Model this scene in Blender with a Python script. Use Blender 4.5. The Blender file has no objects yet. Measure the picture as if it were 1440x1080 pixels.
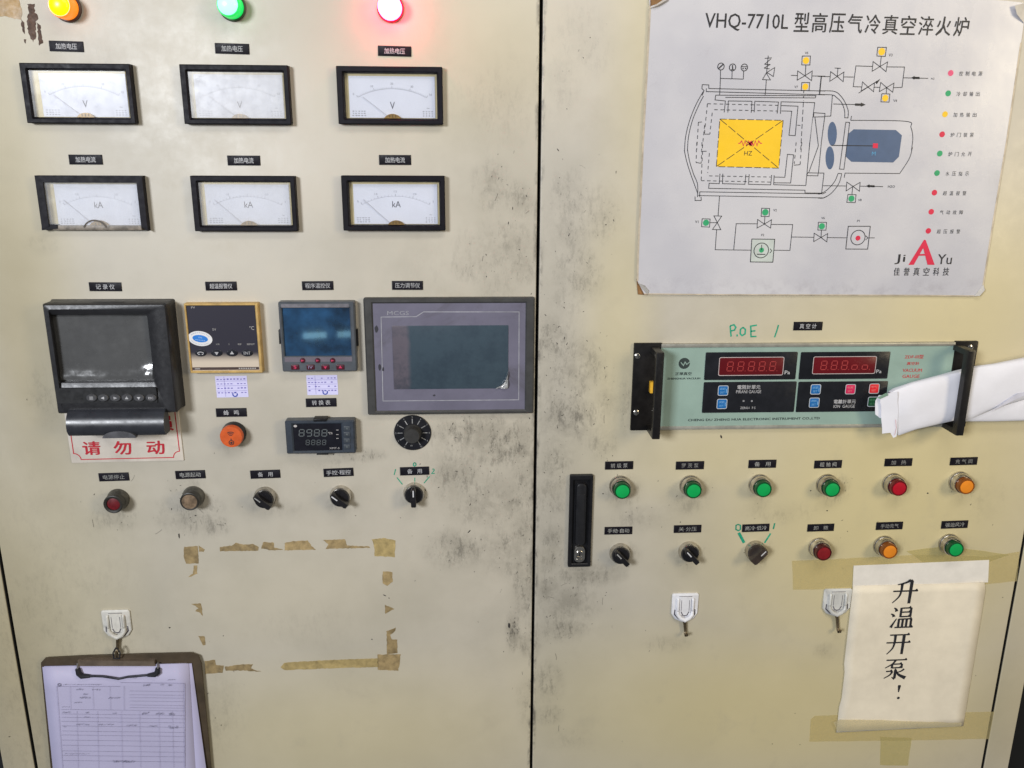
import bpy, bmesh, math, random
from mathutils import Vector, Matrix
random.seed(7)
R = math.radians
S = bpy.context.scene
COL = S.collection
M3 = 0.001            # everything below is given in millimetres
Z0 = 1500.0           # height of the camera above the floor (mm)
D = 1150.0            # distance from the camera to the cabinet front (mm)

# ------------------------------------------------------------------ camera
PITCH, YAW, ROLL, FPX = 0.272566, 0.0526564, 0.00549681, 1200.0
sp, cp, sy, cy = math.sin(PITCH), math.cos(PITCH), math.sin(YAW), math.cos(YAW)
fwd = Vector((sy * cp, cy * cp, -sp)); right = Vector((cy, -sy, 0)); up = right.cross(fwd)
cr, sr = math.cos(ROLL), math.sin(ROLL)
right, up = right * cr + up * sr, up * cr - right * sr
cd = bpy.data.cameras.new('camera'); cam = bpy.data.objects.new('camera', cd); COL.objects.link(cam)
mw = Matrix.Identity(4)
for i in range(3):
    mw[i][0], mw[i][1], mw[i][2] = right[i], up[i], -fwd[i]
mw.translation = Vector((0, -D * M3, Z0 * M3))
cam.matrix_world = mw
cd.sensor_fit = 'HORIZONTAL'; cd.sensor_width = 36.0; cd.lens = 36.0 * FPX / 1440.0
cd.clip_start = 0.02; cd.clip_end = 50.0
S.camera = cam

# ------------------------------------------------------------------ light of the workshop
w = bpy.data.worlds.new('World'); S.world = w; w.use_nodes = True
bg = w.node_tree.nodes['Background']; bg.inputs[0].default_value = (0.86, 0.92, 1.0, 1); bg.inputs[1].default_value = 0.12

def area(name, loc, target, sx, sz, watts, color, spread=180):
    l = bpy.data.lights.new(name, 'AREA'); l.shape = 'RECTANGLE'; l.size = sx; l.size_y = sz
    l.energy = watts; l.color = color; l.spread = R(spread)
    o = bpy.data.objects.new(name, l); COL.objects.link(o); o.location = loc
    o.rotation_euler = (Vector(target) - Vector(loc)).to_track_quat('-Z', 'Y').to_euler()
    return o
area('window_light', (-1.82, -3.0, 2.14), (0.0, 0, 1.62), 0.80, 0.66, 96, (0.92, 0.95, 1.0))
area('ceiling_light', (0.35, -1.10, 2.60), (0.20, 0, 1.60), 1.2, 0.35, 8.5, (1.0, 0.95, 0.88))
area('side_light', (2.2, -1.9, 2.0), (0.5, 0, 1.3), 0.6, 1.0, 27, (1.0, 0.84, 0.56))
area('glint_light', (-0.750, -3.0, 0.60), (-0.2, 0, 1.2), 0.11, 0.028, 0.032, (0.40, 0.8, 1.0))  # added small lamps, out of view, that put bluish bands on the programmer screen
area('glint_light', (-0.60, -3.0, 0.605), (-0.2, 0, 1.2), 0.08, 0.028, 0.018, (0.40, 0.8, 1.0))
S.view_settings.view_transform = 'Standard'; S.view_settings.look = 'None'
S.view_settings.exposure = 0.07; S.view_settings.gamma = 1.0

# ------------------------------------------------------------------ where a point of the cabinet front is (mm, relative to the spot facing the camera)
def px(x, y, h=0.0):
    d = right * ((x - 720) / FPX) - up * ((y - 540) / FPX) + fwd
    t = (D - h) / d.y
    return (d.x * t, d.z * t)
def zoom(ox, oy, s):
    return lambda x, y: (ox + x / s, oy + y / s)

# ------------------------------------------------------------------ materials
class NT:
    def __init__(s, m): s.t = m.node_tree; s.n = s.t.nodes; s.l = s.t.links
    def __call__(s, typ, ins=None, **kw):
        nd = s.n.new(typ)
        for k, v in kw.items(): setattr(nd, k, v)
        for k, v in (ins or {}).items():
            if isinstance(v, bpy.types.NodeSocket): s.l.new(v, nd.inputs[k])
            else: nd.inputs[k].default_value = v
        return nd
    def math(s, op, a, b=0.0, c=0.0, clamp=False):
        return s('ShaderNodeMath', {0: a, 1: b, 2: c}, operation=op, use_clamp=clamp).outputs[0]
    def mix(s, f, a, b, typ='MIX'):
        nd = s.n.new('ShaderNodeMix'); nd.data_type = 'RGBA'; nd.blend_type = typ
        for i, v in ((0, f), (6, a), (7, b)):
            if isinstance(v, bpy.types.NodeSocket): s.l.new(v, nd.inputs[i])
            else: nd.inputs[i].default_value = v if i == 0 or len(v) == 4 else (*v, 1)
        return nd.outputs[2]
    def ramp(s, v, a, b, lo=0.0, hi=1.0, smooth=True):
        return s('ShaderNodeMapRange', {0: v, 1: a, 2: b, 3: lo, 4: hi}, interpolation_type='SMOOTHSTEP' if smooth else 'LINEAR').outputs[0]
    def noise(s, co, sc, det=4, rough=0.6, dist=0.0):
        return s('ShaderNodeTexNoise', {'Vector': co, 'Scale': sc, 'Detail': det, 'Roughness': rough, 'Distortion': dist}).outputs[0]

def newmat(name):
    m = bpy.data.materials.new(name); m.use_nodes = True
    return m, NT(m), m.node_tree.nodes['Principled BSDF']
MATS = {}
def mat(name, col, rough=0.5, metal=0.0, var=0.12, sc=60.0, bump=0.0, bsc=400.0, emit=0.0, coat=0.0, ecol=None, spec=0.5, dirt=0.0, sub=0.0):
    if name in MATS: return MATS[name]
    m, n, b = newmat(name); MATS[name] = m
    rnd = n('ShaderNodeObjectInfo').outputs['Random']
    co = n('ShaderNodeVectorMath', {0: n('ShaderNodeTexCoord').outputs['Object'], 1: n('ShaderNodeCombineXYZ', {0: n.math('MULTIPLY', rnd, 7.3), 1: n.math('MULTIPLY', rnd, 3.1), 2: n.math('MULTIPLY', rnd, 5.7)}).outputs[0]}, operation='ADD').outputs[0]
    ns = n.noise(co, sc, 4, 0.6)
    k = n.math('MULTIPLY', n.ramp(ns, 0.3, 0.7, 1 - var, 1 + var * 0.6, False), n.ramp(rnd, 0, 1, 1 - var * .5, 1 + var * .4, False))
    c = n('ShaderNodeVectorMath', {0: (*col[:3],), 'Scale': k}, operation='SCALE').outputs[0]
    if dirt:
        d = n.ramp(n.noise(co, sc * 0.5, 6, 0.7, 1.0), 0.5, 0.75, 0, dirt)
        c = n.mix(d, c, (0.045, 0.04, 0.032, 1))
    n.l.new(c, b.inputs['Base Color'])
    r2 = n.ramp(n.noise(co, sc * 2.3, 5, 0.65), 0.3, 0.7, max(0, rough * 0.8), min(1, rough * 1.25), False)
    n.l.new(r2, b.inputs['Roughness'])
    b.inputs['Metallic'].default_value = metal
    b.inputs['Coat Weight'].default_value = coat
    b.inputs['Specular IOR Level'].default_value = spec
    if bump:
        bp = n('ShaderNodeBump', {'Strength': bump, 'Distance': 0.0005, 'Height': n.noise(co, bsc, 3, 0.5)})
        n.l.new(bp.outputs[0], b.inputs['Normal'])
    if emit:
        b.inputs['Emission Color'].default_value = (*(ecol or col)[:3], 1); b.inputs['Emission Strength'].default_value = emit
    return m

def glass(name, tint=(1, 1, 1), rough=0.04, refl=1.0, haze=0.0):
    if name in MATS: return MATS[name]
    m = bpy.data.materials.new(name); m.use_nodes = True; MATS[name] = m
    n = NT(m); n.n.clear()
    out = n('ShaderNodeOutputMaterial')
    tr = n('ShaderNodeBsdfTransparent', {'Color': (*tint, 1)})
    co = n('ShaderNodeTexCoord').outputs['Object']
    gl = n('ShaderNodeBsdfGlossy', {'Color': (1, 1, 1, 1), 'Roughness': n.ramp(n.noise(co, 90, 4), 0.3, 0.7, rough * 0.6, rough * 1.8, False)})
    fc_ = n.math('POWER', n('ShaderNodeLayerWeight', {'Blend': 0.5}).outputs['Facing'], 5.0)
    fr = n.math('MULTIPLY', n.math('MULTIPLY_ADD', fc_, 0.96, 0.04), refl, clamp=True)
    mx = n('ShaderNodeMixShader', {0: fr, 1: tr.outputs[0], 2: gl.outputs[0]})
    res = mx.outputs[0]
    if haze:
        df = n('ShaderNodeBsdfDiffuse', {'Color': (0.86, 0.86, 0.86, 1)})
        hz = n.ramp(n.noise(co, 22, 4, 0.5), 0.3, 0.75, haze * 0.75, haze)
        res = n('ShaderNodeMixShader', {0: hz, 1: res, 2: df.outputs[0]}).outputs[0]
    n.l.new(res, out.inputs[0])
    return m

# painted steel of the doors: cream paint, mottled handling dirt gathered round the seam and the controls
SMUDGE_SHADE = [(692, 262, 26, 34, .55), (732, 280, 22, 26, .5), (705, 345, 60, 34, .42), (668, 372, 40, 26, .35), (735, 375, 22, 24, .45),
    (655, 612, 52, 34, .75), (700, 622, 46, 44, .8), (735, 640, 24, 70, .7), (640, 668, 44, 44, .55), (690, 706, 60, 46, .6), (650, 772, 54, 34, .6),
    (714, 780, 42, 40, .65), (735, 830, 20, 54, .55), (722, 888, 12, 34, 1.0), (742, 905, 22, 22, .5), (742, 985, 20, 50, .25),
    (800, 300, 34, 60, .45), (842, 300, 30, 40, .4), (812, 386, 40, 44, .4), (777, 478, 26, 44, .6), (810, 520, 44, 50, .55), (800, 590, 46, 44, .7),
    (782, 640, 26, 46, .6), (855, 560, 26, 46, .35), (845, 620, 26, 30, .4), (780, 700, 26, 46, .45), (776, 770, 24, 50, .5), (830, 808, 52, 20, .75),
    (800, 850, 46, 34, .7), (772, 830, 20, 26, .7), (792, 885, 40, 22, .6), (772, 960, 24, 36, .5), (770, 1005, 26, 18, .5), (800, 1040, 40, 20, .2),
    (268, 722, 48, 34, .55), (300, 738, 30, 18, .5), (160, 728, 44, 22, .3), (262, 690, 26, 30, .4), (508, 640, 32, 11, .8), (380, 715, 60, 16, .18),
    (470, 650, 50, 14, .2), (905, 728, 46, 20, .4), (960, 706, 40, 24, .25), (795, 110, 26, 40, .25), (820, 60, 40, 50, .2), (60, 345, 22, 14, .2),
    (110, 80, 60, 26, .18), (1390, 700, 30, 40, .2), (1100, 720, 60, 20, .2), (430, 880, 90, 40, .10), (880, 560, 12, 60, .3), (60, 560, 22, 50, .25),
    (610, 530, 60, 200, .12), (935, 905, 40, 16, .25), (1160, 915, 20, 14, .3), (300, 1000, 50, 80, .2), (700, 150, 80, 60, .14), (60, 950, 200, 330, .16), (700, 470, 30, 200, .2), (790, 560, 30, 260, .3), (735, 740, 24, 180, .45)]  # handling dirt; the broad faint one at lower left paints in light falloff
WARM_LIGHT = [(1250, 700, 330, 400, 1.0), (1340, 450, 200, 200, .8), (930, 60, 80, 320, .5), (870, 480, 60, 260, .55), (1060, 640, 260, 100, .7), (60, 900, 190, 380, .4), (1100, 1000, 480, 190, .9), (20, 300, 80, 450, .35), (480, 1040, 420, 150, .55), (640, 60, 200, 120, .3), (380, 850, 260, 120, .15)]  # yellow patches that put warm light into the door paint
SMUDGE_SHADE += [(x + 3, y + 3, 27, 25, k) for x, y, k in ((160, 705, .5), (268, 702, .55), (373, 700, .3), (478, 698, .35), (583, 694, .3), (874, 687, .6), (974, 687, .4), (1072, 686, .35), (1168, 686, .5), (1262, 684, .3), (1357, 682, .3), (871, 780, .5), (968, 777, .35), (1061, 776, .4), (1157, 774, .45), (1249, 772, .35), (1342, 770, .4), (326, 614, .3))]
XS_ = px(754.5, 540)[0]
def paint(name='cream cabinet paint'):
    if name in MATS: return MATS[name]
    m, n, b = newmat(name); MATS[name] = m
    co = n('ShaderNodeNewGeometry').outputs['Position']
    def blobs(lst):
        acc = None
        for x, y, rx, ry, k in lst:
            X, Z = px(x, y); s = 0.93
            c = Vector((X * M3, 0, (Z + Z0) * M3))
            d = n('ShaderNodeVectorMath', {0: co, 1: c}, operation='SUBTRACT').outputs[0]
            d = n('ShaderNodeVectorMath', {0: d, 1: (1 / (rx * s * M3), 0, 1 / (ry * s * M3))}, operation='MULTIPLY').outputs[0]
            d = n('ShaderNodeVectorMath', {0: d}, operation='LENGTH').outputs[1]
            v = n.ramp(d, 1.5, 0.1, 0, k)
            acc = v if acc is None else n.math('MAXIMUM', n.math('ADD', acc, 0), v)
        return acc
    dm = blobs(SMUDGE_SHADE); wm = blobs(WARM_LIGHT)
    big = n.noise(co, 5, 5, 0.55)
    med = n.noise(co, 30, 8, 0.74, 0.15)
    fine = n.noise(co, 190, 6, 0.75, 0.5)
    base = n.mix(n.ramp(big, 0.35, 0.65), (0.465, 0.432, 0.362), (0.53, 0.49, 0.412))
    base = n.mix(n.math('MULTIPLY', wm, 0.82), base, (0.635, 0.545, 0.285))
    base = n.mix(blobs([(0, 940, 110, 420, .6), (20, 430, 70, 330, .5), (170, 1075, 190, 110, .35), (1420, 1000, 60, 200, .2)]), base, (0.33, 0.28, 0.165))  # light falloff painted in as brown darkening at the outer edges
    base = n.mix(n.ramp(n.noise(co, 14, 6, 0.7, 0.2), 0.52, 0.8, 0, 0.30), base, (0.40, 0.36, 0.27))
    # general thin film of grime
    base = n.mix(n.ramp(fine, 0.6, 0.85, 0, 0.22), base, (0.22, 0.2, 0.16))
    st = n('ShaderNodeMapping', {'Vector': co, 'Scale': (1.5, 1.0, 0.62), 'Rotation': (0, 0.25, 0)}).outputs[0]
    g = n.math('MULTIPLY', dm, n.ramp(med, 0.34, 0.62, 0.14, 0.66))
    base = n.mix(g, base, (0.16, 0.145, 0.115))
    m2 = n.ramp(n.noise(st, 62, 9, 0.82), 0.487, 0.585)
    m2 = n.math('MULTIPLY', m2, n.ramp(n.noise(co, 16, 3, 0.5), 0.36, 0.54))
    base = n.mix(n.math('MULTIPLY', n.math('MULTIPLY', dm, m2), 0.85, clamp=True), base, (0.085, 0.078, 0.066))
    m3 = n.ramp(n.noise(st, 210, 6, 0.8), 0.57, 0.64)
    m3 = n.math('MULTIPLY', m3, n.ramp(med, 0.44, 0.60))
    base = n.mix(n.math('MULTIPLY', n.math('MULTIPLY', dm, m3), 1.3, clamp=True), base, (0.045, 0.04, 0.036))
    # black rub marks along both edges of the seam
    sx = n('ShaderNodeSeparateXYZ', {0: co}).outputs[0]
    dx = n.math('ABSOLUTE', n.math('SUBTRACT', sx, XS_ * M3))
    e = n.math('MULTIPLY', n.ramp(dx, 0.0085, 0.003, 0, 0.7), n.ramp(n.noise(st, 40, 6, .7), 0.45, 0.65))
    base = n.mix(e, base, (0.06, 0.055, 0.05))
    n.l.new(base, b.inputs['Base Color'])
    n.l.new(n.ramp(n.noise(co, 20, 6, 0.7), 0.3, 0.7, 0.34, 0.55, False), b.inputs['Roughness'])
    hb = n.math('ADD', n.math('MULTIPLY', n.noise(co, 700, 2, 0.5), 0.25), n.math('MULTIPLY', n.noise(co, 9, 3, 0.5), 3.0))
    bp = n('ShaderNodeBump', {'Strength': 0.5, 'Distance': 0.0006, 'Height': hb})
    n.l.new(bp.outputs[0], b.inputs['Normal'])
    return m

BLACK = lambda: mat('black plastic', (0.010, 0.010, 0.012), 0.4, var=.3, bump=.15, spec=.3)
WHITEINK = lambda: mat('white ink', (0.62, 0.62, 0.64), 0.5, var=.15, sc=500)
INK = lambda: mat('black ink', (0.02, 0.02, 0.025), 0.5, var=.2, sc=500)
CHROME = lambda: mat('worn chrome', (0.56, 0.53, 0.48), 0.20, 0.95, var=.25, sc=160, dirt=.3)

# ------------------------------------------------------------------ mesh building: local x right, z up, h towards the viewer, in mm
def rrect(x0, x1, z0, z1, r=0.0, n=3):
    if r <= 0: return [(x0, z0), (x1, z0), (x1, z1), (x0, z1)]
    out = []
    for cx, cz, a0 in ((x1 - r, z0 + r, -90), (x1 - r, z1 - r, 0), (x0 + r, z1 - r, 90), (x0 + r, z0 + r, 180)):
        for i in range(n + 1):
            a = R(a0 + 90 * i / n); out.append((cx + r * math.cos(a), cz + r * math.sin(a)))
    return out
TXT = {}
def text_geo(body, bold=0.0):
    key = (body, bold)
    if key in TXT: return TXT[key]
    c = bpy.data.curves.new('t', 'FONT'); c.body = body; c.size = 1; c.offset = bold; c.resolution_u = 2
    o = bpy.data.objects.new('t', c); COL.objects.link(o)
    dg = bpy.context.evaluated_depsgraph_get()
    m = bpy.data.meshes.new_from_object(o.evaluated_get(dg))
    vs = [(v.co.x, v.co.y) for v in m.vertices]; fs = [tuple(p.vertices) for p in m.polygons]
    bpy.data.objects.remove(o); bpy.data.curves.remove(c); bpy.data.meshes.remove(m)
    if not vs: vs = [(0, 0), (1, 1)]
    TXT[key] = (vs, fs); return TXT[key]

class MB:
    def __init__(s): s.v = []; s.f = []; s.m = []; s.mi = 0
    def add(s, vs, fs):
        o = len(s.v); s.v += vs
        for f in fs: s.f.append(tuple(i + o for i in f)); s.m.append(s.mi)
        return s
    def stack(s, loops, cap0=True, cap1=True):
        n = len(loops[0]); vs = [p for l in loops for p in l]; fs = []
        for k in range(len(loops) - 1):
            for i in range(n):
                j = (i + 1) % n; fs.append((k * n + i, k * n + j, (k + 1) * n + j, (k + 1) * n + i))
        if cap0: fs.append(tuple(range(n))[::-1])
        if cap1: fs.append(tuple((len(loops) - 1) * n + i for i in range(n)))
        return s.add(vs, fs)
    def slab(s, x0, x1, z0, z1, h0, h1, r=0.0, b=0.0, n=3):
        L = lambda d, h: [(x, z, h) for x, z in rrect(x0 + d, x1 - d, z0 + d, z1 - d, max(r - d, 0.01) if r > 0 else 0, n)]
        if b > 0: return s.stack([L(0, h0), L(0, h1 - b), L(b * .3, h1 - b * .3), L(b, h1)])
        return s.stack([L(0, h0), L(0, h1)])
    def frame(s, o, i, h0, h1, hin, b=0.6, r=0.0, ri=0.0, slope=0.0):
        def L(q, d, h, rr): return [(x, z, h) for x, z in rrect(q[0] + d, q[1] - d, q[2] + d, q[3] - d, rr, 3)]
        if r > 0 and ri <= 0: ri = 0.3
        return s.stack([L(o, 0, h0, r), L(o, 0, h1 - b, r), L(o, b, h1, max(r - b, .05) if r > 0 else 0), L(i, -slope - b, h1, ri + slope if r > 0 else 0), L(i, -slope * .9, h1 - b, ri if r > 0 else 0), L(i, 0, hin, ri if r > 0 else 0)], False, False)
    def prism(s, pts, h0, h1, b=0.0):
        return s.stack([[(x, z, h0) for x, z in pts], [(x, z, h1) for x, z in pts]])
    def poly(s, pts, h): return s.add([(x, z, h) for x, z in pts], [tuple(range(len(pts)))])
    def lathe(s, cx, cz, prof, n=32, cap=True):
        loops = [[(cx + r * math.cos(2 * math.pi * i / n), cz + r * math.sin(2 * math.pi * i / n), h) for i in range(n)] for r, h in prof]
        return s.stack(loops, False, cap)
    def disc(s, cx, cz, r, h, n=24, ry=None):
        return s.poly([(cx + r * math.cos(2 * math.pi * i / n), cz + (ry or r) * math.sin(2 * math.pi * i / n)) for i in range(n)], h)
    def ring(s, cx, cz, r, wd, h, n=28, ry=None, a0=0, a1=360):
        pts = [(cx + r * math.cos(R(a0 + (a1 - a0) * i / n)), cz + (ry or r) * math.sin(R(a0 + (a1 - a0) * i / n))) for i in range(n + 1)]
        return s.line(pts, wd, h)
    def line(s, pts, wd, h, closed=False):
        pts = [p for i, p in enumerate(pts) if i == 0 or math.dist(p, pts[i - 1]) > 1e-4]
        if closed: pts = pts + [pts[0]]
        L = []; Rr = []
        for i, p in enumerate(pts):
            a = pts[i - 1] if i > 0 else (pts[-2] if closed else None)
            c = pts[i + 1] if i < len(pts) - 1 else (pts[1] if closed else None)
            def nrm(u, v):
                dx, dz = v[0] - u[0], v[1] - u[1]; l = math.hypot(dx, dz) or 1; return (-dz / l, dx / l)
            n1 = nrm(a, p) if a else nrm(p, c); n2 = nrm(p, c) if c else n1
            mx, mz = n1[0] + n2[0], n1[1] + n2[1]; l = math.hypot(mx, mz)
            if l < 0.3: mx, mz, k = n2[0], n2[1], 1
            else: mx, mz = mx / l, mz / l; k = min(2.0, 1 / max(0.2, mx * n1[0] + mz * n1[1]))
            L.append((p[0] + mx * wd / 2 * k, p[1] + mz * wd / 2 * k, h)); Rr.append((p[0] - mx * wd / 2 * k, p[1] - mz * wd / 2 * k, h))
        n = len(pts)
        return s.add(L + Rr, [(i, i + 1, n + i + 1, n + i) for i in range(n - 1)])
    def dash(s, p, q, wd, h, on=4.0, off=3.0):
        l = math.dist(p, q); t = 0
        while t < l:
            e = min(t + on, l); f = lambda u: (p[0] + (q[0] - p[0]) * u / l, p[1] + (q[1] - p[1]) * u / l)
            s.line([f(t), f(e)], wd, h); t += on + off
        return s
    def text(s, body, cx, cz, H, W=None, h=0.3, rot=0.0, bold=0.0, shear=0.0):
        vs, fs = text_geo(body)
        xs = [v[0] for v in vs]; zs = [v[1] for v in vs]
        x0, x1, z0, z1 = min(xs), max(xs), min(zs), max(zs)
        k = H / (z1 - z0); kx = W / (x1 - x0) if W else k; ca, sa = math.cos(R(rot)), math.sin(R(rot)); out = []
        for x, z in vs:
            z_ = (z - (z0 + z1) / 2) * k; x_ = (x - (x0 + x1) / 2) * kx + z_ * shear
            out.append((cx + x_ * ca - z_ * sa, cz + x_ * sa + z_ * ca, h))
        s.add(out, fs)
        if bold > 0:
            d = bold * H
            for q, (dx, dz) in enumerate(((d, 0), (-d, 0), (0, d * .6), (0, -d * .6))): s.add([(a + dx, b + dz, c - .012 * (q + 1)) for a, b, c in out], fs)
        return s
    def tube(s, path, r, n=8):
        loops = []
        for i, p in enumerate(path):
            a = Vector(path[max(0, i - 1)]); b = Vector(path[min(len(path) - 1, i + 1)]); t = (b - a).normalized()
            u = t.cross(Vector((0.13, 0.31, 0.94))).normalized(); v = t.cross(u)
            rr = r[i] if isinstance(r, (list, tuple)) else r
            loops.append([tuple(Vector(p) + (u * math.cos(2 * math.pi * k / n) + v * math.sin(2 * math.pi * k / n)) * rr) for k in range(n)])
        return s.stack(loops)
    def build(s, name, mats, parent=None, loc=None, label=None, kind=None):
        me = bpy.data.meshes.new(name)
        me.from_pydata([(x * M3, -h * M3, z * M3) for x, z, h in s.v], [], s.f)
        if not isinstance(mats, (list, tuple)): mats = [mats]
        for m in mats: me.materials.append(m)
        for p, k in zip(me.polygons, s.m): p.material_index = k
        bm = bmesh.new(); bm.from_mesh(me); bmesh.ops.recalc_face_normals(bm, faces=bm.faces); bm.to_mesh(me); bm.free()
        me.shade_smooth(); me.set_sharp_from_angle(angle=R(35))
        o = bpy.data.objects.new(name, me); COL.objects.link(o)
        if parent: o.parent = parent
        if loc: o.location = (loc[0] * M3, -loc[2] * M3 if len(loc) > 2 else 0, (loc[1] + Z0) * M3)
        if label: o['label'] = label
        if kind: o['kind'] = kind
        return o

def rag(pts, amp=1.2, step=7):
    out = []
    for i_, p in enumerate(pts):
        q = pts[(i_ + 1) % len(pts)]; d_ = math.dist(p, q); n_ = max(1, int(d_ / step))
        for k in range(n_):
            u = k / n_; out.append((p[0] + (q[0] - p[0]) * u + random.uniform(-amp, amp), p[1] + (q[1] - p[1]) * u + random.uniform(-amp, amp)))
    return out
def tag(o, label, cat, group=None):
    o['label'] = label; o['category'] = cat
    if group: o['group'] = group
    return o
def thing(name, label, cat, c, group=None, rot=0.0, h=0.0):
    o = bpy.data.objects.new(name, None); COL.objects.link(o); o.empty_display_size = 0.02
    o.location = (c[0] * M3, -h * M3, (c[1] + Z0) * M3); o.rotation_euler = (0, -R(rot), 0)
    return tag(o, label, cat, group)
class Loc:
    """turns photo points into millimetres local to a thing"""
    def __init__(s, c): s.c = c
    def __call__(s, x, y, h=0.0):
        X, Z = px(x, y, h); return (X - s.c[0], Z - s.c[1])
def quad(tl, tr, bl, br, h=0.0):
    a, b, c, d = (px(*p, h) for p in (tl, tr, bl, br))
    x0, x1, z1, z0 = (a[0] + c[0]) / 2, (b[0] + d[0]) / 2, (a[1] + b[1]) / 2, (c[1] + d[1]) / 2
    C = ((x0 + x1) / 2, (z0 + z1) / 2); return C, (x1 - x0), (z1 - z0)

# ================================================================== the cabinet
XL = px(25, 932)[0]; XR = px(1411, 921)[0]; XS = px(754.5, 540)[0]
XO = px(1430, 1020)[0]; XI = px(3, 1075)[0]
ZT, ZB = 420.0, -1380.0
cab = thing('control_cabinet', 'cream painted steel control cabinet with two doors and grime round the seam', 'cabinet', (0, ZB))
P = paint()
def cabpart(name, x0, x1, h0, h1, m, z0=ZB, z1=ZT, b=1.6, label=None):
    return MB().slab(x0, x1, z0 - ZB, z1 - ZB, h0, h1, r=b * 1.2, b=b).build(name, m, cab, label=label)
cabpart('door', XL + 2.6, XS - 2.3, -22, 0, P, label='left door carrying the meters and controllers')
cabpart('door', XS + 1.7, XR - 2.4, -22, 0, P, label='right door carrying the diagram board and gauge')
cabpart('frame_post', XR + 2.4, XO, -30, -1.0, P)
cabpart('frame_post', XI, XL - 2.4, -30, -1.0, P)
gap_black = mat('black gap strip', (0.008, 0.008, 0.008), .7, spec=.2)  # added black strips that paint the door gaps as deep shade
cabpart('gap_shade', XR + 1.4, XR + 2.5, -30, -2.2, gap_black, b=.1); cabpart('gap_shade', XL - 2.5, XL - 1.4, -30, -2.2, gap_black, b=.1)
cabpart('gap_shade', XS + .9, XS + 1.8, -22, -2.0, gap_black, b=.1)
dk = mat('dark cabinet interior', (0.012, 0.011, 0.010), 0.8)
cabpart('cabinet_body', XI + 3, XO - 3, -420, -32, dk)
wall = MB().slab(-2600, 2600, 0, 3200, -620, -560).build('wall', mat('dark workshop wall', (0.02, 0.02, 0.021), 0.8, var=.4, sc=4), None, (0, -1500))
wall['kind'] = 'structure'

# lock: black recessed plate with folding lever and a key cylinder
C, W, H = quad((801, 667), (834, 667), (798.5, 796), (830, 796), 2)
lk = MB(); lk.frame((C[0] - W / 2, C[0] + W / 2, C[1] - ZB - H / 2, C[1] - ZB + H / 2), (C[0] - W / 2 + 5.5, C[0] + W / 2 - 5, C[1] - ZB - H / 2 + 6, C[1] - ZB + H / 2 - 8), 0, 6, 1.2, b=1.2, r=2.0)
lk.slab(C[0] - W / 2 + 4, C[0] + W / 2 - 4, C[1] - ZB - H / 2 + 4, C[1] - ZB + H / 2 - 5, 0, 1.3)
lockp = lk.build('lock_plate', BLACK(), cab)
lz = C[1] - ZB
lv = MB(); lv.slab(C[0] - 7.5, C[0] + 7.5, lz - H / 2 + 36, lz + H / 2 - 12, 1.4, 8.5, r=6.5, b=2.5, n=5)
lv.slab(C[0] - 5, C[0] + 5, lz - H / 2 + 42, lz + H / 2 - 28, 8.4, 9.3, r=2, b=.6)
lv.build('lever', mat('satin black plastic', (0.014, 0.014, 0.016), 0.3, var=.3), lockp)
kc = MB(); kc.slab(C[0] - 8.2, C[0] + 8.2, lz - H / 2 + 8, lz - H / 2 + 34, 1.4, 6.5, r=7.5, b=1.2, n=5)
kc.build('lock_face', CHROME(), lockp)
kc = MB(); kc.lathe(C[0], lz - H / 2 + 22, [(5.6, 6.4), (5.6, 7.6), (5.0, 8.0), (4.2, 8.0), (4.0, 7.2), (0.5, 7.2)], 24)
kc.mi = 1; kc.slab(C[0] - .8, C[0] + .8, lz - H / 2 + 19, lz - H / 2 + 25, 7.2, 7.4)
kc.mi = 0; kc.slab(C[0] - 4.5, C[0] + 4.5, lz - H / 2 + 10.5, lz - H / 2 + 14, 6.4, 7.6, r=1.2, b=.4)
kc.build('key_cylinder', [CHROME(), BLACK()], lockp)

# ================================================================== engraved plates
PLATE = mat('black engraved plate', (0.009, 0.008, 0.013), 0.5, var=.35, sc=120, bump=.1, spec=.2)
LET = mat('engraved lettering', (0.50, 0.50, 0.52), 0.6, var=.35, sc=600)
LETD = mat('dulled lettering', (0.36, 0.36, 0.35), 0.7, var=.5, sc=500, dirt=.5)
def plate(cx, cy, wpx, hpx, body, label, rot=0.0, dull=False, tw=0.62, th=0.56):
    C, W, H = quad((cx - wpx / 2, cy - hpx / 2), (cx + wpx / 2, cy - hpx / 2), (cx - wpx / 2, cy + hpx / 2), (cx + wpx / 2, cy + hpx / 2), 1)
    t = thing('name_plate', label, 'name plate', C, 'black name plates over the instruments and switches', rot)
    MB().slab(-W / 2, W / 2, -H / 2, H / 2, 0, 1.1, r=.3, b=.25).build('plate', PLATE, t)
    MB().text(body, 0, 0, H * th, W * tw, 1.25, bold=0.008 if not dull else 0.0).build('lettering', LETD if dull else LET, t)
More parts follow.
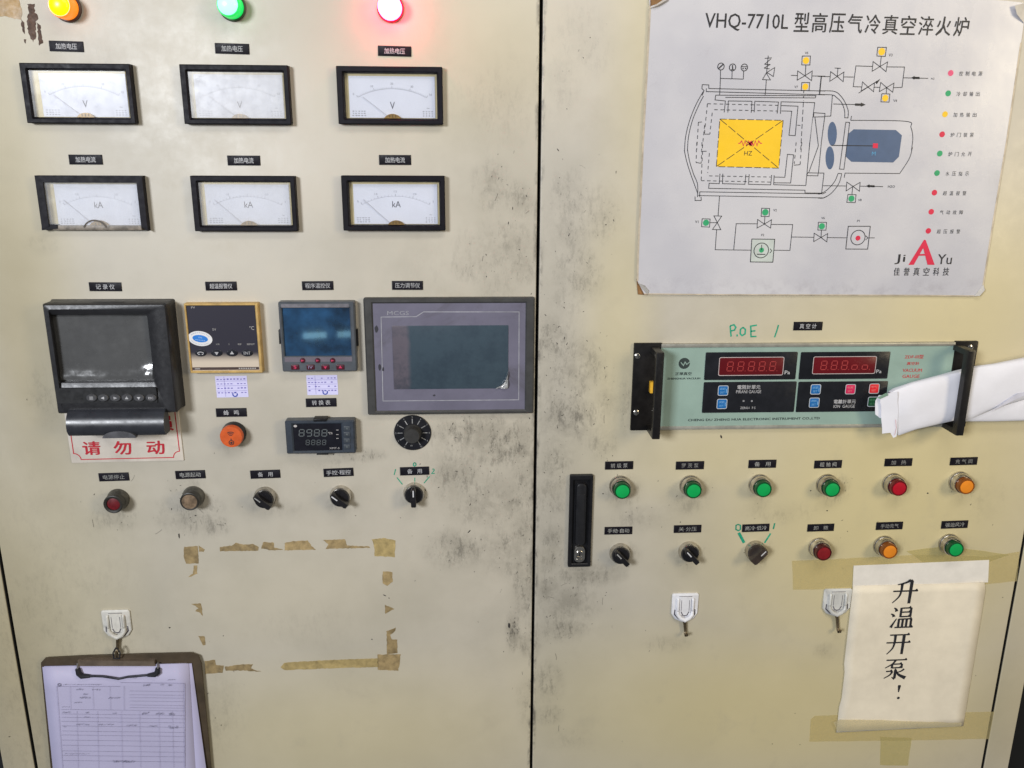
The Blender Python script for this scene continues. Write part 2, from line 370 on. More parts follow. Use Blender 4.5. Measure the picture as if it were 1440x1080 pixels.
PL = [(93.2, 65.1, 48, 15, '加热电压', 'black plate with white characters between the amber lamp and the first voltmeter', -1.0, .62),
 (326.3, 68.4, 48, 15, '加热电压', 'black plate with white characters between the green lamp and the middle voltmeter', -1.0, .62),
 (554.9, 71.8, 47, 14.5, '加热电压', 'black plate with white characters just below the glowing red lamp', -1.0, .62),
 (120.3, 224.4, 47, 14, '加热电流', 'black plate with white characters above the ammeter whose bottom frame is worn away', 0, .6),
 (342.8, 225.7, 46, 14, '加热电流', 'black plate with white characters above the middle kA ammeter', 0, .6),
 (555.5, 224.9, 45, 14, '加热电流', 'black plate with white characters above the rightmost kA ammeter', 0, .62),
 (148, 403.3, 45.5, 12.5, '记 录 仪', 'black plate reading three characters above the big dark recorder', -.5, .58),
 (310.8, 402.3, 44, 12.5, '超温报警仪', 'black plate above the controller with the gold frame', .3, .72),
 (446.7, 401.7, 44, 12.5, '程序温控仪', 'black plate above the controller with the blue screen', .3, .8),
 (573, 401.4, 43.5, 12.5, '压力调节仪', 'black plate above the purple touch screen', -.3, .8),
 (325.2, 580.2, 43, 12, '蜂   鸣', 'black plate directly above the orange buzzer', .3, .5),
 (451.6, 566.2, 43, 12, '转 换 表', 'black plate between the small white sticker and the small digital meter', .6, .6),
 (160, 670.8, 42.5, 11.5, '电源停止', 'black plate above the dark red stop button', 1.0, .72),
 (267.6, 667.6, 42, 11.5, '电源起动', 'black plate above the dirty clear push button', 1.2, .7),
 (373, 667, 42, 11.5, '备   用', 'black plate above the left one of the three black selector knobs on the left door', 1.3, .5),
 (476, 664.4, 42, 11.5, '手控·程控', 'black plate above the middle one of the three black selector knobs on the left door', 1.6, .82),
 (583, 662.5, 41, 11.5, '备   用', 'black plate framed by green pen marks 1, 0 and 2', .9, .5),
 (1136.4, 458.6, 40.5, 12, '真 空 计', 'black plate on the bare paint above the vacuum gauge beside green handwriting', 0, .58)]
for x, y, a, b_, t, l, r_, tw in PL: plate(x, y, a, b_, t, l, r_, tw=tw, dull=(y > 664 and x < 300))
PR = [(870.7, 654.6, 39.5, 11.3, '前 级 泵', 'black plate above the green button nearest the lock', 0.3, .6),
 (970.3, 654.6, 39.5, 11.3, '罗 茨 泵', 'black plate above the second green button from the lock', 0.3, .6),
 (1072.2, 652.5, 38.8, 11.3, '备   用', 'black plate above the third green button from the lock', 0.2, .58),
 (1164.6, 653, 38.5, 11, '粗 抽 阀', 'black plate above the green button just left of the bright red button', .6, .6),
 (1263.6, 650.2, 38.5, 10.8, '加   热', 'black plate above the red button in the upper button row', .3, .55),
 (1355.5, 648.7, 38, 10.8, '充 气 阀', 'black plate above the orange button in the upper row at the right end', .8, .62),
 (869.7, 746.3, 39, 10.6, '手动·自动', 'black plate above the selector knob beside the lock', 0.0, .78),
 (967, 743.9, 38.5, 10.6, '关·分压', 'black plate above the middle selector knob of the right door', .3, .66),
 (1062.9, 742.5, 38, 10.6, '高冷·低冷', 'black plate between the green pen marks 0 and 1', 1.0, .8),
 (1154.3, 742.2, 37.2, 10.2, '卸   载', 'black plate above the dark red button of the lower row', .8, .55),
 (1251, 739.6, 37.2, 10.6, '手动充气', 'black plate above the orange button of the lower row', .8, .68),
 (1342.7, 737.8, 37, 10.6, '强迫风冷', 'black plate above the green button at the right end of the lower row', 1.0, .72)]
for x, y, a, b_, t, l, r_, tw in PR: plate(x, y, a, b_, t, l, r_, tw=tw, dull=True)

# ================================================================== the six meters
MF = mat('meter bezel', (0.006, 0.005, 0.009), 0.5, var=.3, bump=.1, spec=.18)
CARD = mat('meter scale card', (0.70, 0.73, 0.84), 0.55, var=.05, sc=20)
CREAM = mat('aged cream meter tray', (0.62, 0.53, 0.30), 0.55, var=.15, sc=40)
BRASS = mat('brass coil housing', (0.30, 0.18, 0.045), 0.4, 0.3, var=.4, sc=200)
FINE = mat('faded scale print', (0.32, 0.33, 0.40), 0.6, var=.3, sc=300)
NEED = mat('meter needle', (0.58, 0.58, 0.64), 0.5)
GL = glass('meter glass', refl=1.6, rough=0.06)
GLW = glass('hazed meter glass', refl=.22, rough=0.13, haze=.12)
def meter(tl, tr, bl, br, unit, label, nums, worn=False, faint=0.0, tray=1.0, g=None):
    C, W, H = quad(tl, tr, bl, br, 11)
    t = thing('panel_meter', label, 'meter', C, 'black framed panel meters in two rows')
    b = 8.4; B2 = 7.4 if not worn else 6.2
    o = (-W / 2, W / 2, -H / 2, H / 2); i = (-W / 2 + b + .8, W / 2 - b + .8, -H / 2 + B2, H / 2 - b)
    if worn:
        mb = MB(); q = 8.0
        mb.prism([(o[0], o[2] + 3), (i[0], i[2]), (i[0], i[3]), (o[0], o[3])], 0, 11)
        mb.prism([(o[0], o[3]), (i[0], i[3]), (i[1], i[3]), (o[1], o[3])], 0, 11)
        mb.prism([(o[1], o[2]), (o[1], o[3]), (i[1], i[3]), (i[1], i[2])], 0, 11)
        mb.prism([(o[0] - 1, o[2] + 1), (i[0] + 10, i[2] - 3), (i[0] + 10, i[2] + 2), (o[0], i[2] + 4)], 0, 10)
        mb.build('bezel', MF, t)
        mb = MB(); mb.slab(o[0] + 12, o[1] - 8, o[2] + 1, i[2] + 1, 0, 9.0, b=1.5)
        mb.build('bare_bottom_rail', mat('scuffed grey brown rail', (0.20, 0.17, 0.14), .5, var=.6, sc=90, dirt=.8), t, label='bottom rail rubbed bare and grey brown')
        mb = MB(); mb.ring(0, i[2] - 8, 15.5, 2.0, 9.6, 20, a0=25, a1=155)
        mb.build('rubbed_arc', mat('rubbed dark arc', (0.07, 0.05, 0.03), .5, var=.5), t)
    else:
        MB().frame(o, i, 0, 11, 1.5, b=1.0, r=1.0, slope=1.6).build('bezel', MF, t)
    MB().slab(o[0] + 2, o[1] - 2, o[2] + 2, o[3] - 2, 0, 1.6).build('cream_tray', CREAM, t)
    e = 4.6 * tray; cx0 = i[0] + e; cx1 = i[1] - 2.4; cz0 = i[2] + .6; cz1 = i[3] - 2.6
    MB().slab(cx0, cx1, cz0, cz1, 1.6, 2.4, r=.6).build('scale_card', CARD, t)
    pr = MB(); cw = cx1 - cx0; ch = cz1 - cz0; mx = (cx0 + cx1) / 2
    Rr = cw * .86; pc = cz0 + ch * .70 - Rr; a = math.degrees(math.asin(cw * .40 / Rr))
    if unit == 'V': pc -= 0
    pr.ring(mx, pc, Rr, .28, 2.6, 30, a0=90 - a, a1=90 + a)
    for k in range(41):
        an = R(90 - a + 2 * a * k / 40); l = 3.0 if k % 10 == 0 else 1.8
        if k % 2 == 0 or unit == 'V': pr.line([(mx + Rr * math.cos(an), pc + Rr * math.sin(an)), (mx + (Rr + l) * math.cos(an), pc + (Rr + l) * math.sin(an))], .3 if k % 10 else .55, 2.6)
    for k, tx_ in enumerate(nums):
        an = R(90 + a * 1.06 - 2.12 * a * k / (len(nums) - 1)); rr = Rr + 6
        pr.text(tx_, mx + rr * math.cos(an), pc + rr * math.sin(an), 2.6, None, 2.6)
    for k in range(3):
        for q in range(5):
            pr.slab(cx0 + 3 + q * 3.6 + random.random(), cx0 + 5.0 + q * 3.6 + random.random(), cz0 + 2.2 + k * 2.6, cz0 + 3.2 + k * 2.6, 2.4, 2.55)
        for q in range(4):
            pr.slab(cx1 - 16 + q * 3.6 + random.random(), cx1 - 14 + q * 3.6, cz0 + 2.2 + k * 2.6, cz0 + 3.2 + k * 2.6, 2.4, 2.55)
    pr.text('~', cx1 - 9, cz0 + 12, 1.2, 3.4, 2.6)
    pr.build('scale_print', FINE, t, kind='stuff')
    if unit == 'V': MB().text('V', mx, cz0 + ch * .30, 8.6, 6.2, 2.6).build('unit_letter', mat('grey unit print', (0.10, 0.10, 0.13), .6), t)
    else: MB().text('kA', mx + 1, cz0 + ch * .50, 8.0, 11, 2.6).build('unit_letter', mat('grey unit print', (0.10, 0.10, 0.13), .6), t)
    if unit == 'V': n0, n1 = (mx - 5, cz0 + 1), (mx - 37, cz0 + ch * .50)
    else: n0, n1 = (mx - 8, cz0 + 1), (mx - 42, cz0 + ch * .62)
    MB().tube([(n0[0], n0[1], 3.6), (n1[0], n1[1], 3.6)], .28, 6).build('needle', NEED, t)
    hb = MB(); rr = 13.5 if not worn else 15; dz = -8.0
    pts = [(mx + rr * math.cos(R(x)), i[2] + dz + rr * math.sin(R(x))) for x in range(180 - 36, 35, -9)]
    hb.prism(pts, 2.4, 6.5)
    hob = hb.build('coil_housing', BRASS, t)
    sc = MB()
    for q in (-4, 0, 4): sc.slab(mx + q - .5, mx + q + .5, i[2] + 1, i[2] + 4.3, 6.5, 7.0)
    sc.build('screw_slot', mat('dark brass slot', (0.12, 0.07, 0.02), .5), hob)
    MB().slab(i[0] + .1, i[1] - .1, i[2] + .1, i[3] - .1, 8.0, 8.8).build('glass', g or GL, t)
VN = ['0', '10', '20', '30', '40', '50']
meter((26, 88.6), (181.8, 89.2), (38, 173.5), (191, 173.5), 'V', 'voltmeter whose glass mirrors a bright window, below the amber lamp', ['0', '10', '', '30', '50'], tray=1.9, g=GLW)
meter((251, 90.1), (404.8, 91.7), (259.7, 174.8), (409.4, 174.8), 'V', 'voltmeter with faded print below the green lamp', ['0', '10', '', '30', '50'], g=glass('dusty meter glass', refl=1.0, rough=.16, haze=.26))
meter((472.4, 92.3), (622, 94.1), (475.8, 174.8), (623, 174.8), 'V', 'voltmeter with a clearly readable V scale below the red lamp', ['0', '10', '20', '30', '50'])
meter((46.7, 247.1), (198.6, 247), (61, 324.4), (208.4, 326), 'kA', 'kA ammeter with its bottom frame edge worn away', ['0', '1.0', '', '2.0', '3'], worn=True, tray=1.9, g=glass('lightly hazed glass', refl=1.2, rough=.12, haze=.16))
meter((266.7, 247.4), (414, 247.4), (274, 325.3), (418.6, 325.3), 'kA', 'middle kA ammeter of the lower meter row', ['0', '1.0', '', '2.0', '3'], tray=1.2, g=glass('lightly hazed glass'))
meter((478.8, 247.1), (624.6, 247.1), (483.4, 324.4), (626.7, 324.4), 'kA', 'rightmost kA ammeter, nearest the door seam', ['0', '1.0', '1.5', '2.0', '3'])

# ================================================================== the three lit lamps at the top
def lamp(cx, cy, label, core, ce, rim, re, dark):
    C = px(cx, cy, 24)
    t = thing('pilot_lamp', label, 'pilot lamp', C, 'lit pilot lamps along the top')
    MB().lathe(0, 0, [(16.5, 0), (16.5, 3), (15.2, 4.2), (14, 4.2)], 40, False).build('base_ring', dark, t)
    MB().lathe(0, 0, [(14.2, 4), (14.2, 19), (13.4, 22.5), (12.6, 24), (11.8, 24)], 40, False).build('lens_rim', rim, t)
    MB().lathe(0, 0, [(12.2, 23), (11.8, 24.6), (9.5, 26.6), (6, 28), (2.5, 28.6), (.3, 28.7)], 40).build('lens', core, t)
am = mat('amber lens glowing', (0.6, 0.3, 0.0), .35, emit=1.1, ecol=(1.0, 0.70, 0.0), var=.1)
lamp(83, 7, 'round amber pilot lamp lit in the top left corner', mat('amber lamp core', (.8, .5, 0), .3, emit=1.1, ecol=(1.0, 0.86, 0.0)), 1,
     mat('orange lamp rim', (0.75, 0.22, 0.02), .3, emit=.85, ecol=(1.0, 0.24, 0.01)), 1, mat('shadowed brown lamp base', (0.10, 0.05, 0.04), .5))
lamp(320, 6, 'round green pilot lamp lit above the middle voltmeter', mat('green lamp core', (.2, .8, .6), .3, emit=1.6, ecol=(0.30, 1.0, 0.72)), 1,
     mat('green lamp rim', (0.0, 0.5, 0.1), .3, emit=.75, ecol=(0.0, 0.85, 0.12)), 1, mat('dark green lamp base', (0.05, 0.09, 0.05), .5))
lamp(547, 8, 'round red pilot lamp lit brightly, reddening the paint around it', mat('red lamp core', (.9, .5, .4), .3, emit=5.0, ecol=(1.0, 0.62, 0.5)), 1,
     mat('red lamp rim', (0.8, 0.02, 0.12), .3, emit=26, ecol=(1.0, 0.04, 0.12)), 1, mat('red lamp base', (0.5, 0.02, 0.06), .5))

# ================================================================== push buttons
def lens_mats(kind):
    if kind == 'green': return mat('green button lens', (0.004, 0.37, 0.085), .42, var=.08, spec=.3, sc=90), mat('dark green button rim', (0.003, 0.07, 0.02), .22, spec=.5)
    if kind == 'red': return mat('red button lens', (0.42, 0.006, 0.02), .42, var=.15, spec=.3, sc=90), mat('dark red button rim', (0.13, 0.004, 0.008), .22)
    if kind == 'dull red': return mat('dull red button lens', (0.22, 0.008, 0.012), .4, var=.25, sc=90), mat('deep red button rim', (0.06, 0.006, 0.006), .25)
    if kind == 'orange': return mat('orange button lens', (0.80, 0.26, 0.02), .42, var=.1, spec=.3, sc=90), mat('brown orange button rim', (0.22, 0.06, 0.006), .22)
def button(cx, cy, kind, label, group='illuminated push buttons on the right door', h=22.0, s=1.0):
    C = px(cx, cy, h)
    t = thing('push_button', label, 'push button', C, group)
    MB().lathe(0, 0, [(16.2 * s, 0), (16.2 * s, 2.2), (15.7 * s, 3.4), (14.9 * s, 4.2), (14.7 * s, 9.0), (14.2 * s, 12.4), (13.4 * s, 13.6), (12.7 * s, 13.6), (12.4 * s, 12.0), (12.3 * s, 6)], 48, False).build('bezel', CHROME(), t)
    a, b = lens_mats(kind)
    MB().lathe(0, 0, [(12.1 * s, 6), (12.1 * s, 19.6), (11.8 * s, 21.4), (11.1 * s, 22.2), (10.2 * s, 22.0), (9.7 * s, 21.2)], 48, False).build('lens_rim', b, t)
    MB().lathe(0, 0, [(9.9 * s, 20.8), (9.6 * s, 21.6), (7, 22.1), (3.5, 22.4), (.2, 22.5)], 40).build('lens', a, t)
button(875.6, 691.3, 'green', 'green push button nearest the lock handle')
button(975.8, 690.6, 'green', 'second green push button from the lock in the upper row')
button(1074.4, 689, 'green', 'third green push button from the lock in the upper row')
button(1170.9, 688.8, 'green', 'green push button directly left of the bright red button in the upper row')
button(1265, 687.2, 'red', 'bright red push button in the upper row between green and orange')
button(1360, 684.8, 'orange', 'orange push button at the right end of the upper row')
button(1159, 778.6, 'dull red', 'dark red push button above the tape of the paper note')
button(1251.8, 776, 'orange', 'orange push button directly above the white paper note')
button(1344.9, 773.2, 'green', 'green push button at the right end of the lower row, above the note')
def oldbutton(cx, cy, kind, label):
    h = 20; C = px(cx, cy, h); t = thing('push_button', label, 'push button', C, 'dirty push buttons on the left door')
    MB().lathe(0, 0, [(15.5, 0), (15.5, 2.5), (14.8, 4), (14.0, 9), (13.4, 10), (13, 10)], 48, False).build('bezel', mat('grimy dark metal ring', (0.13, 0.125, 0.11), .35, .6, var=.4, sc=150, dirt=.7), t)
    MB().lathe(0, 0, [(13.2, 8), (13.6, 17), (13.2, 20), (12, 20.6), (9.4, 20), (8.9, 17.5)], 48, False).build('collar', mat('black rubbery collar', (0.022, 0.02, 0.016), .4, var=.4), t)
    if kind == 'red': m = mat('grimy dark red cap', (0.17, 0.007, 0.013), .4, var=.4, sc=150, dirt=.4)
    else: m = mat('dirty clear cap', (0.20, 0.14, 0.09), .35, var=.5, sc=160, dirt=.8)
    MB().lathe(0, 0, [(9.0 if kind == 'red' else 11, 17.0), (8.8 if kind == 'red' else 10.6, 18.4 if kind == 'red' else 20.9), (5, 19.2 if kind == 'red' else 21.3), (.2, 19.4 if kind == 'red' else 21.4)], 40).build('cap', m, t)
oldbutton(159, 709.5, 'red', 'grimy dark red stop button in a black collar on the left door')
oldbutton(266.5, 705.5, 'clear', 'dirty brownish clear push button beside the dark red one')

# ================================================================== selector knobs
KB = mat('glossy black knob', (0.013, 0.012, 0.014), 0.26, var=.3, sc=100)
KBR = mat('dusty brown black knob', (0.045, 0.032, 0.026), 0.4, var=.4, sc=100)
def knob(bx, by, ang, label, wide=7.5, m=KB, faint=False, s=1.0, mark=True):
    C = px(bx, by, 0); t = thing('selector_knob', label, 'selector knob', C, 'black rotary selector knobs')
    MB().lathe(0, 0, [(15.8 * s, 0), (15.8 * s, 2), (15.0 * s, 3.4), (14.6 * s, 8.0), (13.8 * s, 9.3), (12.6 * s, 9.3)], 48, False).build('bezel', CHROME(), t)
    MB().lathe(0, 0, [(13.0 * s, 8.5), (13.0 * s, 11.0), (12.2 * s, 12.4), (.3, 12.6)], 48).build('dial', m, t)
    g = MB(); L = 14.2 * s; w2 = wide / 2
    pts = [(-L, -w2 * .75), (-L, w2 * .75), (-L + 2, w2), (L - 3, w2), (L, w2 * .5), (L, -w2 * .5), (L - 3, -w2), (-L + 2, -w2)]
    ca, sa = math.cos(R(ang)), math.sin(R(ang)); rt = lambda p, k=1: (p[0] * ca * k - p[1] * sa * k, p[0] * sa * k + p[1] * ca * k)
    g.stack([[(*rt(p), 12.0) for p in pts], [(*rt(p), 22) for p in pts], [(*rt(p, .93), 23.5) for p in pts]])
    go = g.build('grip', m, t)
    if mark:
        l = MB(); a, b = rt((2.5, 0)), rt((12.4, 0)); l.line([a, b], 1.7, 23.65)
        l.build('pointer_line', LETD if faint else WHITEINK(), go)
knob(373.2, 698.5, 140, 'black selector knob, left one of three on the left door, with a faint pointer line', faint=True)
knob(479.5, 696.5, 140, 'black selector knob, middle one of three on the left door')
knob(582.6, 692.5, 90, 'black selector knob pointing up between green pen lines')
knob(871.5, 777.2, 132, 'black selector knob beside the lock handle', faint=True)
knob(968.2, 774.6, 132, 'black selector knob in the middle of the right door with a white pointer line')
knob(1061.5, 773.4, 48, 'dusty brown black selector knob with thick grip pointing at the green mark 1', wide=12, m=KBR)

# ================================================================== green pen marks
GP = mat('green marker ink', (0.015, 0.33, 0.20), .5, var=.35, sc=300)
def pen(pts_list, label, wd=1.6, name='pen_mark', extra=None):
    x = sum(p[0] for l in pts_list for p in l) / sum(len(l) for l in pts_list); y = sum(p[1] for l in pts_list for p in l) / sum(len(l) for l in pts_list)
    C = px(x, y); L = Loc(C); mb = MB()
    for i, l in enumerate(pts_list): mb.line([L(*p) for p in l], (extra or {}).get(i, wd) * 1.25, .25)
    o = mb.build(name, GP, None, (*C, 0)); tag(o, label, 'pen mark', 'green marker writing on the doors'); return o
z = zoom(870, 430, 4.966)
pen([[z(778, 140), z(785, 215)], [z(778, 140), z(805, 132), z(818, 150), z(808, 170), z(785, 175)], [z(826, 200), z(828, 214)],
     [z(868, 150), z(850, 165), z(848, 195), z(862, 208), z(882, 196), z(885, 165), z(868, 150)],
     [z(965, 135), z(922, 142), z(924, 215), z(962, 214)], [z(924, 178), z(955, 174)]], 'green handwritten letters P.OE above the vacuum gauge', 1.7, 'pen_writing')
pen([[z(1116, 133), z(1104, 175), z(1088, 220)]], 'green slash stroke between the handwriting and the black plate over the gauge', 1.6)
z = zoom(540, 640, 13.5)
pen([[z(582, 140), z(558, 160), z(558, 195), z(585, 208), z(608, 190), z(606, 160), z(582, 140)]], 'small green zero above the plate over the third knob of the left door', 1.2)
pen([[z(220, 265), z(210, 310), z(192, 375)]], 'short pen stroke 1 left of the plate over the third knob', 1.1)
pen([[z(915, 265), z(945, 262), z(955, 285), z(905, 350), z(965, 345)]], 'green pen mark 2 right of the plate over the third knob', 1.0)
pen([[z(245, 425), z(350, 555)]], 'slanting pen line up left of the third knob of the left door', 1.1)
pen([[z(585, 425), z(585, 505)]], 'short upright pen line directly above the third knob of the left door', .9)
pen([[z(865, 405), z(760, 530)]], 'slanting pen line up right of the third knob of the left door', 1.1)
z = zoom(780, 640, 4.235)
pen([[z(1092, 412), z(1080, 418), z(1079, 442), z(1094, 450), z(1106, 442), z(1106, 418), z(1092, 412)]], 'thick green 0 left of the plate over the brown knob', 1.6)
pen([[z(1096, 462), z(1128, 522)]], 'thick green line leading from the 0 to the brown knob', 3.4)
pen([[z(1310, 405), z(1302, 440)]], 'green 1 right of the plate over the brown knob', 1.8)
pen([[z(1286, 466), z(1250, 522)]], 'thinner green line leading from the 1 to the brown knob', 2.0)

# ================================================================== recorder with opened flap and the sign behind it
z = zoom(30, 380, 3.857)
PLA = mat('charcoal recorder plastic', (0.020, 0.020, 0.023), .36, var=.25, sc=60, bump=.2, bsc=900)
PLD = mat('deep black plastic', (0.012, 0.012, 0.013), .4, var=.3)
C, W, H = quad(z(112, 185), z(778, 178), z(192, 785), z(850, 770), 30); L = Loc(C)
t = thing('chart_recorder', 'large charcoal recorder with dark screen and its lower flap hanging open', 'recorder', C)
sx0 = L(*z(165, 235), 20)[0]; sx1 = L(*z(712, 400), 20)[0]; sz1 = L(*z(400, 236), 20)[1]; sz0 = L(*z(400, 600), 20)[1]
sx0 = (L(*z(165, 235), 20)[0] + L(*z(208, 600), 20)[0]) / 2; sx1 = (L(*z(693, 235), 20)[0] + L(*z(728, 600), 20)[0]) / 2
bd = MB(); o = (-W / 2, W / 2, -H / 2, H / 2); i = (sx0, sx1, sz0, sz1)
K = lambda q, h: [(x, zz, h) for x, zz in rrect(*q, 2.5, 3)]
bd.stack([K((o[0] - 2, o[1] + 2, o[2], o[3] + 1), 0), K(o, 6), K(o, 27), K((o[0] + 2, o[1] - 2, o[2] + 2, o[3] - 2), 30),
          K((o[0] + 8, o[1] - 12, o[2] + 4, o[3] - 7), 31), K((i[0] - 1, i[1] + 1, i[2] - 1, i[3] + 1), 27), K(i, 26), K(i, 19)], False, False)
bd.build('housing', PLA, t)
MB().slab(i[0] - 2, i[1] + 2, i[2] - 2, i[3] + 2, 5, 19.6).build('screen', mat('dim grey screen', (0.030, 0.030, 0.030), .3, var=.3, sc=25), t)
# loose protective film, bowed off the screen at its lower edge
fl = MB(); nx, nz = 26, 16
fv = []; fw, fh = i[1] - i[0] - 4, i[3] - i[2] - 6
for a in range(nz):
    for b in range(nx):
        u, v = b / (nx - 1), a / (nz - 1)
        bow = 3.2 * math.exp(-((v - .03) / .05) ** 2) * (0.3 + .7 * (1 - u * .6)) + 4.5 * math.exp(-((u - 1) / .12) ** 2 - ((v - .05) / .14) ** 2) + .35 * math.sin(u * 9 + v * 7)
        bow += 2.2 * math.exp(-((u - .9 - v * .3) / .025) ** 2) * (v < .2)
        fv.append((i[0] + 2 + u * fw, i[2] + 2.5 + v * fh, 20.6 + bow))
fl.add(fv, [(a * nx + b, a * nx + b + 1, (a + 1) * nx + b + 1, (a + 1) * nx + b) for a in range(nz - 1) for b in range(nx - 1)])
fl.build('protective_film', glass('loose clear film', refl=4.5, rough=.10, haze=.05), t)
MB().slab(i[0] - 3, i[1] + 3, sz0 - 28, sz0 - 7, 27, 31.2, r=1.5, b=0).build('key_strip', PLD, t)
bt = ['▤', '◀', '▶', '▲', '▼', 'ESC']
for x, s_ in zip((380, 443, 508, 572, 637, 703), bt):
    p = L(*z(x, 693), 33)
    k = MB().stack([[(p[0] + a * math.cos(2 * math.pi * q / 20), p[1] + a * .72 * math.sin(2 * math.pi * q / 20), hh) for q in range(20)] for a, hh in ((7.2, 31), (7.2, 32.6), (6.2, 33.4))]).build('key', mat('grey rubber key', (0.05, 0.05, 0.055), .45), t)
    g = MB()
    if s_ == 'ESC': g.text('ESC', p[0], p[1], 3.0, 6.4, 33.6, bold=.01)
    elif s_ == '▤':
        for q in (-1.5, 0, 1.5): g.slab(p[0] - 2.4, p[0] + 2.4, p[1] + q - .35, p[1] + q + .35, 33.4, 33.6)
    else:
        an = {'▶': 0, '▲': 90, '◀': 180, '▼': 270}[s_]
        g.poly([(p[0] + 2.9 * math.cos(R(an + q)), p[1] + 2.5 * math.sin(R(an + q))) for q in (0, 125, 235)], 33.6)
    g.build('symbol', LET, k)
p = L(*z(308, 697), 32); MB().slab(p[0] - 5, p[0] + 5, p[1] - .7, p[1] + .7, 31.4, 31.9).build('slot', mat('black slot', (.003, .003, .003), .6), t)
# flap
q0, q1 = L(*z(250, 765), 36), L(*z(782, 757), 36); q2, q3 = L(*z(246, 906), 44), L(*z(780, 893), 44)
x0, x1, zt, zb = q0[0] - 1, q1[0], q0[1] + 1, (q2[1] + q3[1]) / 2
fp = MB(); prof = [(zt, 24), (zt, 33), (zt - 4, 39), (zt - 10, 43.5), (zt - 18, 46), (zt - 26, 46), (zb + 3, 43.5), (zb, 41), (zb, 24)]
fp.add([(x0 + 1, zz, h) for zz, h in prof] + [(x1 - 1, zz, h) for zz, h in prof], [(k, k + 1, k + 1 + len(prof), k + len(prof)) for k in range(len(prof) - 1)] + [tuple(range(len(prof))), tuple(range(len(prof), 2 * len(prof)))])
fo = fp.build('flap', mat('glossy charcoal flap', (0.030, 0.032, 0.040), .30, var=.3, sc=40, dirt=.1), t)
g = MB(); mx = (x0 + x1) / 2 + 4
g.prism([(mx + 22 * math.cos(R(a)), zb - 2 + 9.5 * math.sin(R(a))) for a in range(0, 181, 12)], 40, 46.9)
g.build('grip_notch', mat('worn grey grip', (0.075, 0.075, 0.085), .45, var=.5, sc=60), fo)

# sign plate with red characters, behind the flap
c0 = px(*z(272, 1043), 2); c1 = px(*z(880, 1032), 2); ctop = px(*z(858, 762), 2)
SC = ((c0[0] + c1[0]) / 2, (c0[1] + ctop[1]) / 2); sw, sh = c1[0] - c0[0], ctop[1] - c0[1]; L = Loc(SC)
t = thing('warning_card', 'cream card with red border and red characters behind the recorder flap', 'sign', SC, rot=.6)
MB().slab(-sw / 2, sw / 2, -sh / 2, sh / 2 + 16, 0, 2, r=1.0, b=.4).build('card', mat('cream plastic card', (0.66, 0.60, 0.53), .45, var=.12, sc=30, dirt=.15), t)
RED = mat('red print', (0.55, 0.012, 0.03), .5, var=.15, sc=200)
rm = MB(); bx, bz = sw / 2 - 4.5, sh / 2 - 5; k = 9
def corner(cx, cz, a0): return [(cx + k * math.cos(R(a0 - 90 * q / 6)), cz + k * math.sin(R(a0 - 90 * q / 6))) for q in range(7)]
path = corner(-bx, -bz, 90) + corner(bx, -bz, 180) + corner(bx, bz + 12, 270) + corner(-bx, bz + 12, 360)
rm.line(path, 1.3, 2.2, True)
rm.build('border_line', RED, t)
rm = MB()
for ch, xx in (('请', 380), ('勿', 548), ('动', 728)):
    p = L(*z(xx, 963), 2); rm.text(ch, p[0], p[1], 19.5, 23.5, 2.3, bold=.035)
p = L(*z(795, 835), 2); rm.text('员', p[0] - 4, p[1] + 1, 21, 22, 2.3, bold=.035)
rm.build('lettering', RED, t)

# ================================================================== gold-framed alarm controller
z = zoom(30, 380, 3.857)
C, W, H = quad(z(878, 180), z(1278, 180), z(918, 562), z(1312, 555), 12); L = Loc(C)
t = thing('alarm_controller', 'dark fronted controller in a thin gold frame with an oval blue sticker', 'controller', C)
GOLD = mat('gold anodised frame', (0.56, 0.37, 0.13), .42, .25, var=.25, sc=70, dirt=.2)
MB().frame((-W / 2, W / 2, -H / 2, H / 2), (-W / 2 + 2.4, W / 2 - 4.0, -H / 2 + 3.4, H / 2 - 3), 0, 12, 9.5, b=.9, r=1.2).build('frame', GOLD, t)
fm, fn, fb = newmat('dark face fading to cream'); fco = fn('ShaderNodeTexCoord').outputs['Object']
sepz = fn('ShaderNodeSeparateXYZ', {0: fco}).outputs[2]
fc = fn.mix(fn.ramp(sepz, (-H / 2 + 30) * M3, (-H / 2 + 14) * M3), (0.030, 0.028, 0.042), (0.62, 0.53, 0.43))
fn.l.new(fc, fb.inputs['Base Color']); fb.inputs['Roughness'].default_value = .28
MB().slab(-W / 2 + 2, W / 2 - 3.5, -H / 2 + 3, H / 2 - 2.5, 0, 10).build('face', fm, t)
p0, p1 = -W / 2 + 3, W / 2 - 5
st = MB(); st.slab(p0, p1, -H / 2 + 4.2, -H / 2 + 8, 10, 10.3); st.build('bottom_stripe', mat('dark brown stripe', (0.06, 0.035, 0.03), .4), t)
wt = MB()
for k in range(8): wt.slab(p1 - 27 + k * 3, p1 - 25 + k * 3, -H / 2 + 5.4, -H / 2 + 7.0, 10.3, 10.45)
wt.slab(p0 + 3, p0 + 10, -H / 2 + 5.4, -H / 2 + 6.6, 10.3, 10.4)
p = L(*z(932, 202), 10); wt.text('PV', p[0], p[1], 2.8, 5, 10.4); p = L(*z(1047, 321), 10); wt.text('SV', p[0], p[1], 3, 5, 10.4)
p = L(*z(1250, 313), 10); wt.text('°C', p[0], p[1], 5.2, 6, 10.4)
for x, tx_ in ((1065, '×10'), (1127, '1'), (1185, 'RSP'), (1245, 'REMOT')):
    p = L(*z(x, 401), 10); wt.text(tx_, p[0], p[1], 2.2, None, 10.4)
wt.build('white_print', mat('soft white print', (0.45, 0.43, 0.42), .5), t, kind='stuff')
